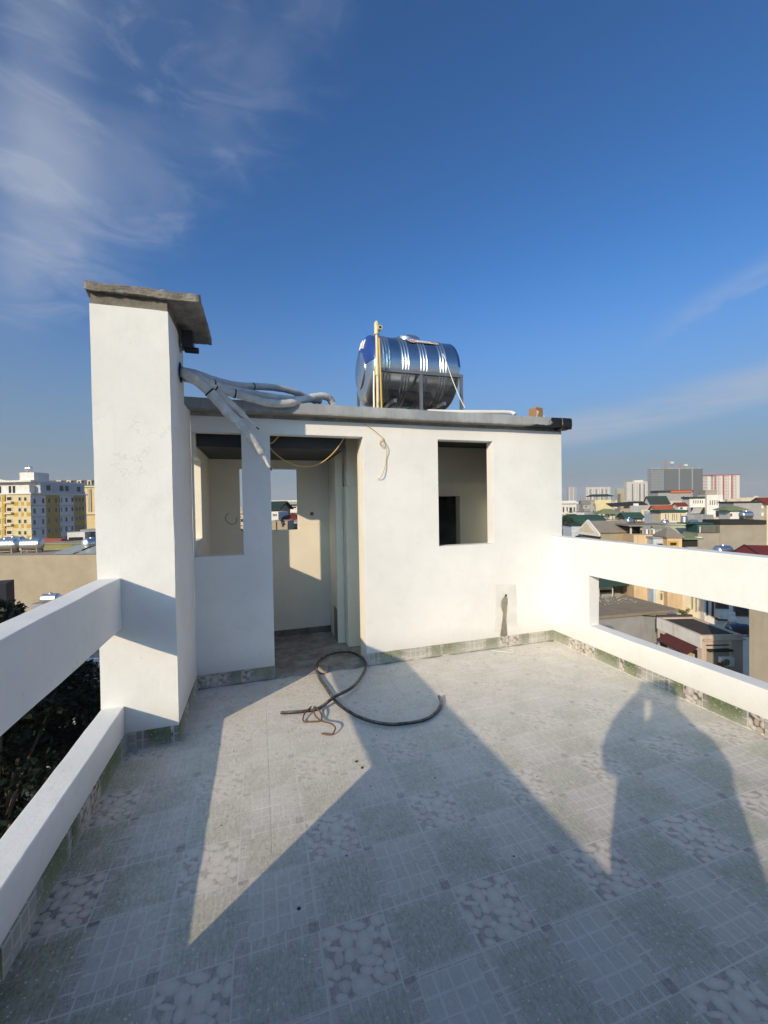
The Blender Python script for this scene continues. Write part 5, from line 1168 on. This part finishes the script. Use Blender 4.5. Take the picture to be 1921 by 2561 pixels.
b = Bld('brown_concrete_wall', 'bare brown concrete party wall filling the right end of the slot', 1874, 1990, 1470, 17, WCONC, -44, .6, 'house')

# ------------------------------------------------------------------ left side
b = Bld('yellow_apartment_block', 'apartment block with yellow and white checks and a shaded side', -90, 77.6, 1239, 117, wl('city_yellow_cream', (.66, .55, .32), .2), -4, 19.5, 'building')
zt = b.h; fhh = [0, 0, 0]
ys = [1239, 1266, 1295, 1323.5, 1345, 1372]
for k in range(5):
    y0 = ys[k]
    for x0, x1 in ((46, 53), (60, 67)): b.win(x0, y0 + 4, x1, y0 + 14)
    b.win(15.5, y0 + 1.5, 32, y0 + 15, pane=DARKIN, frame=WCREAM, t=.3); b.plate('balcony', 15, y0 + 15.5, 33, y0 + 20, WCREAM, .7)
    for x0, x1 in ((33.5, 45.5), (53.2, 59.5), (67, 77)): b.plate('yellow_panel', x0, y0 + 16, x1, y0 + 25.5, YEL2, .04)
    b.plate('yellow_panel', 7, y0, 14.5, y0 + 26, YEL2, .3)
    b.win(-9, y0 + 2, 2, y0 + 15, pane=DARKIN); b.win(-40, y0 + 2, -24, y0 + 15, pane=DARKIN)
SB = [(77.8, 116, WWHITE), (116.2, 151, YEL2), (151.2, 186, WWHITE), (186.2, 212, YEL2)]
for x0, x1, mm in SB: b.plate('side_bay', x0, 1239, x1, 1372, mm, .012, face='r')
for k, yb in enumerate((1239, 1266, 1294, 1321, 1347)):
    for x in (83, 104.5, 119.5, 137, 147, 152.5, 163, 178, 188.5, 196.5, 205):
        f = (x - 77) / 135; y0 = yb + 3 + f * (1 if k < 1 else -(k - .3) * 4.5) + (5 if k == 0 else 3) * (1 - f); s2 = 1 - .16 * f
        b.win(x, y0, x + (7 if x not in (147, 152.5) else 3.5) * s2 * .9, y0 + 13 * s2, face='r', t=.08)
for k in range(1, 6): MB().box(b.w + .061, b.w + .12, .0, 19.4, zt - k * 3.28 - .08, zt - k * 3.28 + .08).build('floor_line', WGREY, b.root)
b.top(WWHITE, .4, .35, 'cornice')
MB().box(b.w * .30, b.w - .02, 3.0, 19, zt + .41, zt + 3.6).build('upper_storey', wl('city_greywhite', (.52, .52, .53), .6), b.root)
MB().box(-6, b.w * .92, 1.2, 2.99, zt + .41, zt + 2.7).build('upper_front', WWHITE, b.root)
MB().prism([(b.w * .28, zt + 3.6), (b.w * .68, zt + 3.6), (b.w * .48, zt + 4.6)], 1.0, 1.3).build('pediment', WWHITE, b.root); MB().box(b.w * .2, b.w * .96, .9, 19.1, zt + 3.61, zt + 4.1).build('upper_roof', WWHITE, b.root)
for x in (.40, .47, .62, .68): MB().box(b.w * x, b.w * x + .5, 1.0, 1.19, zt + .45, zt + 2.5).build('dark_opening', DARKIN, b.root)
MB().box(b.w * .64, b.w * .86, 4, 9, zt + 4.11, zt + 6.6).build('stair_core', WWHITE, b.root); MB().hip if False else None
MB().bar((b.w * .69, 6, zt + 6.6), (b.w * .69, 6, zt + 8.4), .08).build('antenna', BLK, b.root)
for y in (5.0, 9.5, 11.5, 16.0): MB().box(b.w - .021, b.w + .04, y, y + 1.3, zt + 1.2, zt + 2.8).build('upper_window', GLASS, b.root)
steel_tank(72, 1172, 123, 1.4, .62, 'steel tank on the roof core of the yellow apartment block', rot=10, stand=.3)
b = Bld('mansard_building', 'cream building with arched windows and a dark mansard roof with dormers', 120, 262, 1217, 165, wl('city_rich_cream', (.66, .52, .28), .1), 2, 14, 'building')
mb = MB().prismx([(-.4, b.h), (.9, b.h + 2.5), (13, b.h + 2.5), (14.4, b.h)], -.5, b.w + .5); mb.build('roof', wl('slate', (.10, .10, .11), .2), b.root); b.plate('cornice', 120, 1215.5, 262, 1219, WCREAM, .6)
for x in (142, 167, 193, 218.5, 244):
    d = b.win(x, 1201, x + 11, 1217, frame=WCREAM, t=.45, name='dormer'); d.location.y = -.1
for x in (206, 236.5): b.win(x, 1229, x + 8, 1250, frame=WCREAM); b.win(x, 1260, x + 8, 1276, frame=WCREAM)
for x in (220, 223, 226.5): b.plate('pilaster', x, 1222, x + 1.8, 1280, WCREAM, .4)
b.plate('string_course', 150, 1283, 262, 1287, WCREAM, .7)
b = Bld('white_frame_block', 'small white framed opening block in front of the yellow apartments', 168, 212, 1332, 52, WWHITE, 14, 2, 'house'); b.plate('opening', 172, 1343.5, 207.5, 1358, DARKIN, .03); b.plate('grey_roof', 172.5, 1352, 207, 1358, WGREY, .08)
b = Bld('dark_annex', 'dark shaded annex half hidden behind the white shaft', 213, 262, 1330, 54, WGREY, 14, 2, 'house'); b.top(WGREY, .3, .4)
b = Bld('orange_roof_house', 'low house under a broad orange red roof behind the steel tanks', 50, 143, 1361, 44, WCREAM, -3, 2.2, 'house'); b.hip(REDO, .5, .2, ridge=.85)
b = Bld('olive_green_wall', 'olive and green sheet wall with its right part green', 96, 232, 1361, 34, wl('city_olive_sheet', (.26, .25, .12), .3), -2, 2, 'wall'); b.plate('green_sheet', 182, 1361.5, 231, 1386, wl('city_green_sheet', (.12, .19, .13), .3), .05)
b.top(WOLIVE, .08, .08)
b = Bld('beige_wall_house', 'large blank beige side wall behind the left parapet', -110, 262, 1391, 26, WBEIGE, -3, 3, 'house'); bz = b
for x0 in (.62, .775):
    MB().add([(b.w * x0, .3, b.h + .02), (b.w * x0 + 1.35, .3, b.h + .02), (b.w * x0 + 1.75, 1.6, b.h + .5), (b.w * x0 + .6, 1.6, b.h + .5)], [(0, 1, 2, 3)]).build('skylight_panel', mat('skylight', (.30, .33, .32), .35), b.root)
for i, (px, py, L, r, rot, lab) in enumerate(((14, 1362, 1.25, .40, 12, 'leftmost big steel tank on the beige wall house, cut by the picture edge'), (33, 1356, 1.2, .38, 8, 'steel tank behind and right of the leftmost one on the beige roof'), (80, 1361, 1.05, .38, 12, 'separate steel tank in the middle of the beige roof'), (229, 1359, .9, .36, 75, 'steel tank seen end on next to the white shaft'))):
    steel_tank(px, py, 27.5 + .8 * (i == 1), L, r, lab, rot=rot, stand=.55, standm=WOLIVE)
b = Bld('dark_block', 'dark shaded block in front of the beige wall at the left picture edge', -60, 15, 1466, 21, wl('city_shade_dark', (.05, .05, .055), .3), 30, 1.5, 'house')  # shade of the neighbours put into this near-black wall colour
steel_tank(127, 1497, 21, .7, .26, 'low steel tank peeping over the left parapet rail', rot=4, stand=.25)
b = Bld('grey_ledge_block', 'small grey ledge below the beige wall', 76, 190, 1511, 20.5, WGREY, 0, 2.5, 'house')
b = Bld('shaded_blue_house', 'shaded grey blue house with a window below the left parapet rail', 186, 330, 1645, 15.5, wl('city_shade_blue', (.12, .145, .17), .3), -2, 5, 'house'); b.plate('cornice', 186, 1645, 330, 1650, WBLUE, .35); b.plate('cornice', 186, 1656, 330, 1660, WBLUE, .25); b.win(217, 1680, 262, 1722, pane=WBLUE, frame=WGREY); b.plate('sill', 205, 1728, 330, 1742, WGREY, .3)  # wall colour darkened to stand for the shade the house lies in
k = 0
for px, py, D, r, lab in ((4, 1552, 17, .85, 'dark tree top showing above the left parapet rail'), (95, 1775, 13.5, 2.2, 'large dark tree filling the slot of the left parapet'), (40, 1900, 12, 1.8, 'dark tree at the lower left end of the parapet slot'), (175, 1770, 13, 1.5, 'dark tree near the white shaft seen through the parapet slot'), (-30, 1740, 11, 1.7, 'dark tree at the left picture edge behind the parapet')):
    k += 1; tree('dark_tree', lab, at(px, py, D), (r, r, r * .85), 10, 4200, .24, LEAFD, seed=40 + k)

# ------------------------------------------------------------------ glimpse through the back window
b = Bld('peach_balcony_house', 'peach house with white framed windows seen through the back window', 712, 790, 1262, 45, WPEACH, 0, 6, 'house'); b.top(WGREY, .3, .5); b.plate('white_band', 713, 1273.5, 790, 1282, WWHITE, .25); b.win(715, 1265, 727, 1273, pane=DARKIN, frame=WWHITE); b.win(730, 1265, 744, 1273, pane=DARKIN, frame=WWHITE)
b = Bld('flat_canopy_house', 'dark flat canopy with a pale edge across the back window view', 640, 760, 1256, 60, BLK, 0, 6, 'canopy'); b.top(WWHITE, .2, .3)
b = Bld('green_roof_house', 'small house with a dark green roof at the left of the back window view', 664, 695, 1275, 38, WOLIVE, 0, 5, 'house'); b.gable(GRND, .7)
b = Bld('red_hip_pavilion', 'dark pavilion with a small red hip roof in the back window view', 702, 741, 1296, 30, BLK, 0, 3, 'pavilion'); b.hip(REDT, .3, .1, ridge=.1)
b = Bld('white_box_house', 'white box with a dark slot window at the left of the back window view', 676, 696, 1280, 29, WWHITE, 0, 3, 'house'); b.win(682, 1285, 691, 1290, pane=DARKIN)
b = Bld('beige_low_wall', 'beige wall blocks at the foot of the back window view', 670, 719, 1304, 19, WBEIGE, 4, 2, 'wall'); b.plate('dark_joint', 690, 1304, 691.6, 1330, WOODM, .05)
tree('dark_shrub', 'dark potted shrub on top of the beige wall in the back window', at(707, 1306, 18.6), (.12, .12, .14), .2, 160, .06, LEAFD, 'shrub', seed=77)
b = Bld('dark_low_house', 'dark low house with a grey roof edge right of the beige wall blocks', 720, 800, 1310, 22, wl('city_dark', (.06, .06, .065), .3), 0, 4, 'house'); b.top(WGREY, .12, .2)

# ------------------------------------------------------------------ thin city haze
hzb = tag(MB().box(-2700, 3500, -2700, 3500, GROUND - 1, 118).build('haze', None), kind='stuff')
hm = bpy.data.materials.new('haze'); hm.use_nodes = True; ht = hm.node_tree; ht.nodes.clear()
ho = ht.nodes.new('ShaderNodeOutputMaterial'); hv = ht.nodes.new('ShaderNodeVolumePrincipled'); ht.links.new(hv.outputs[0], ho.inputs['Volume'])
hv.inputs['Color'].default_value = (.90, .93, .97, 1); hv.inputs['Density'].default_value = .0003; hv.inputs['Anisotropy'].default_value = 0.0
hzb.data.materials.append(hm)
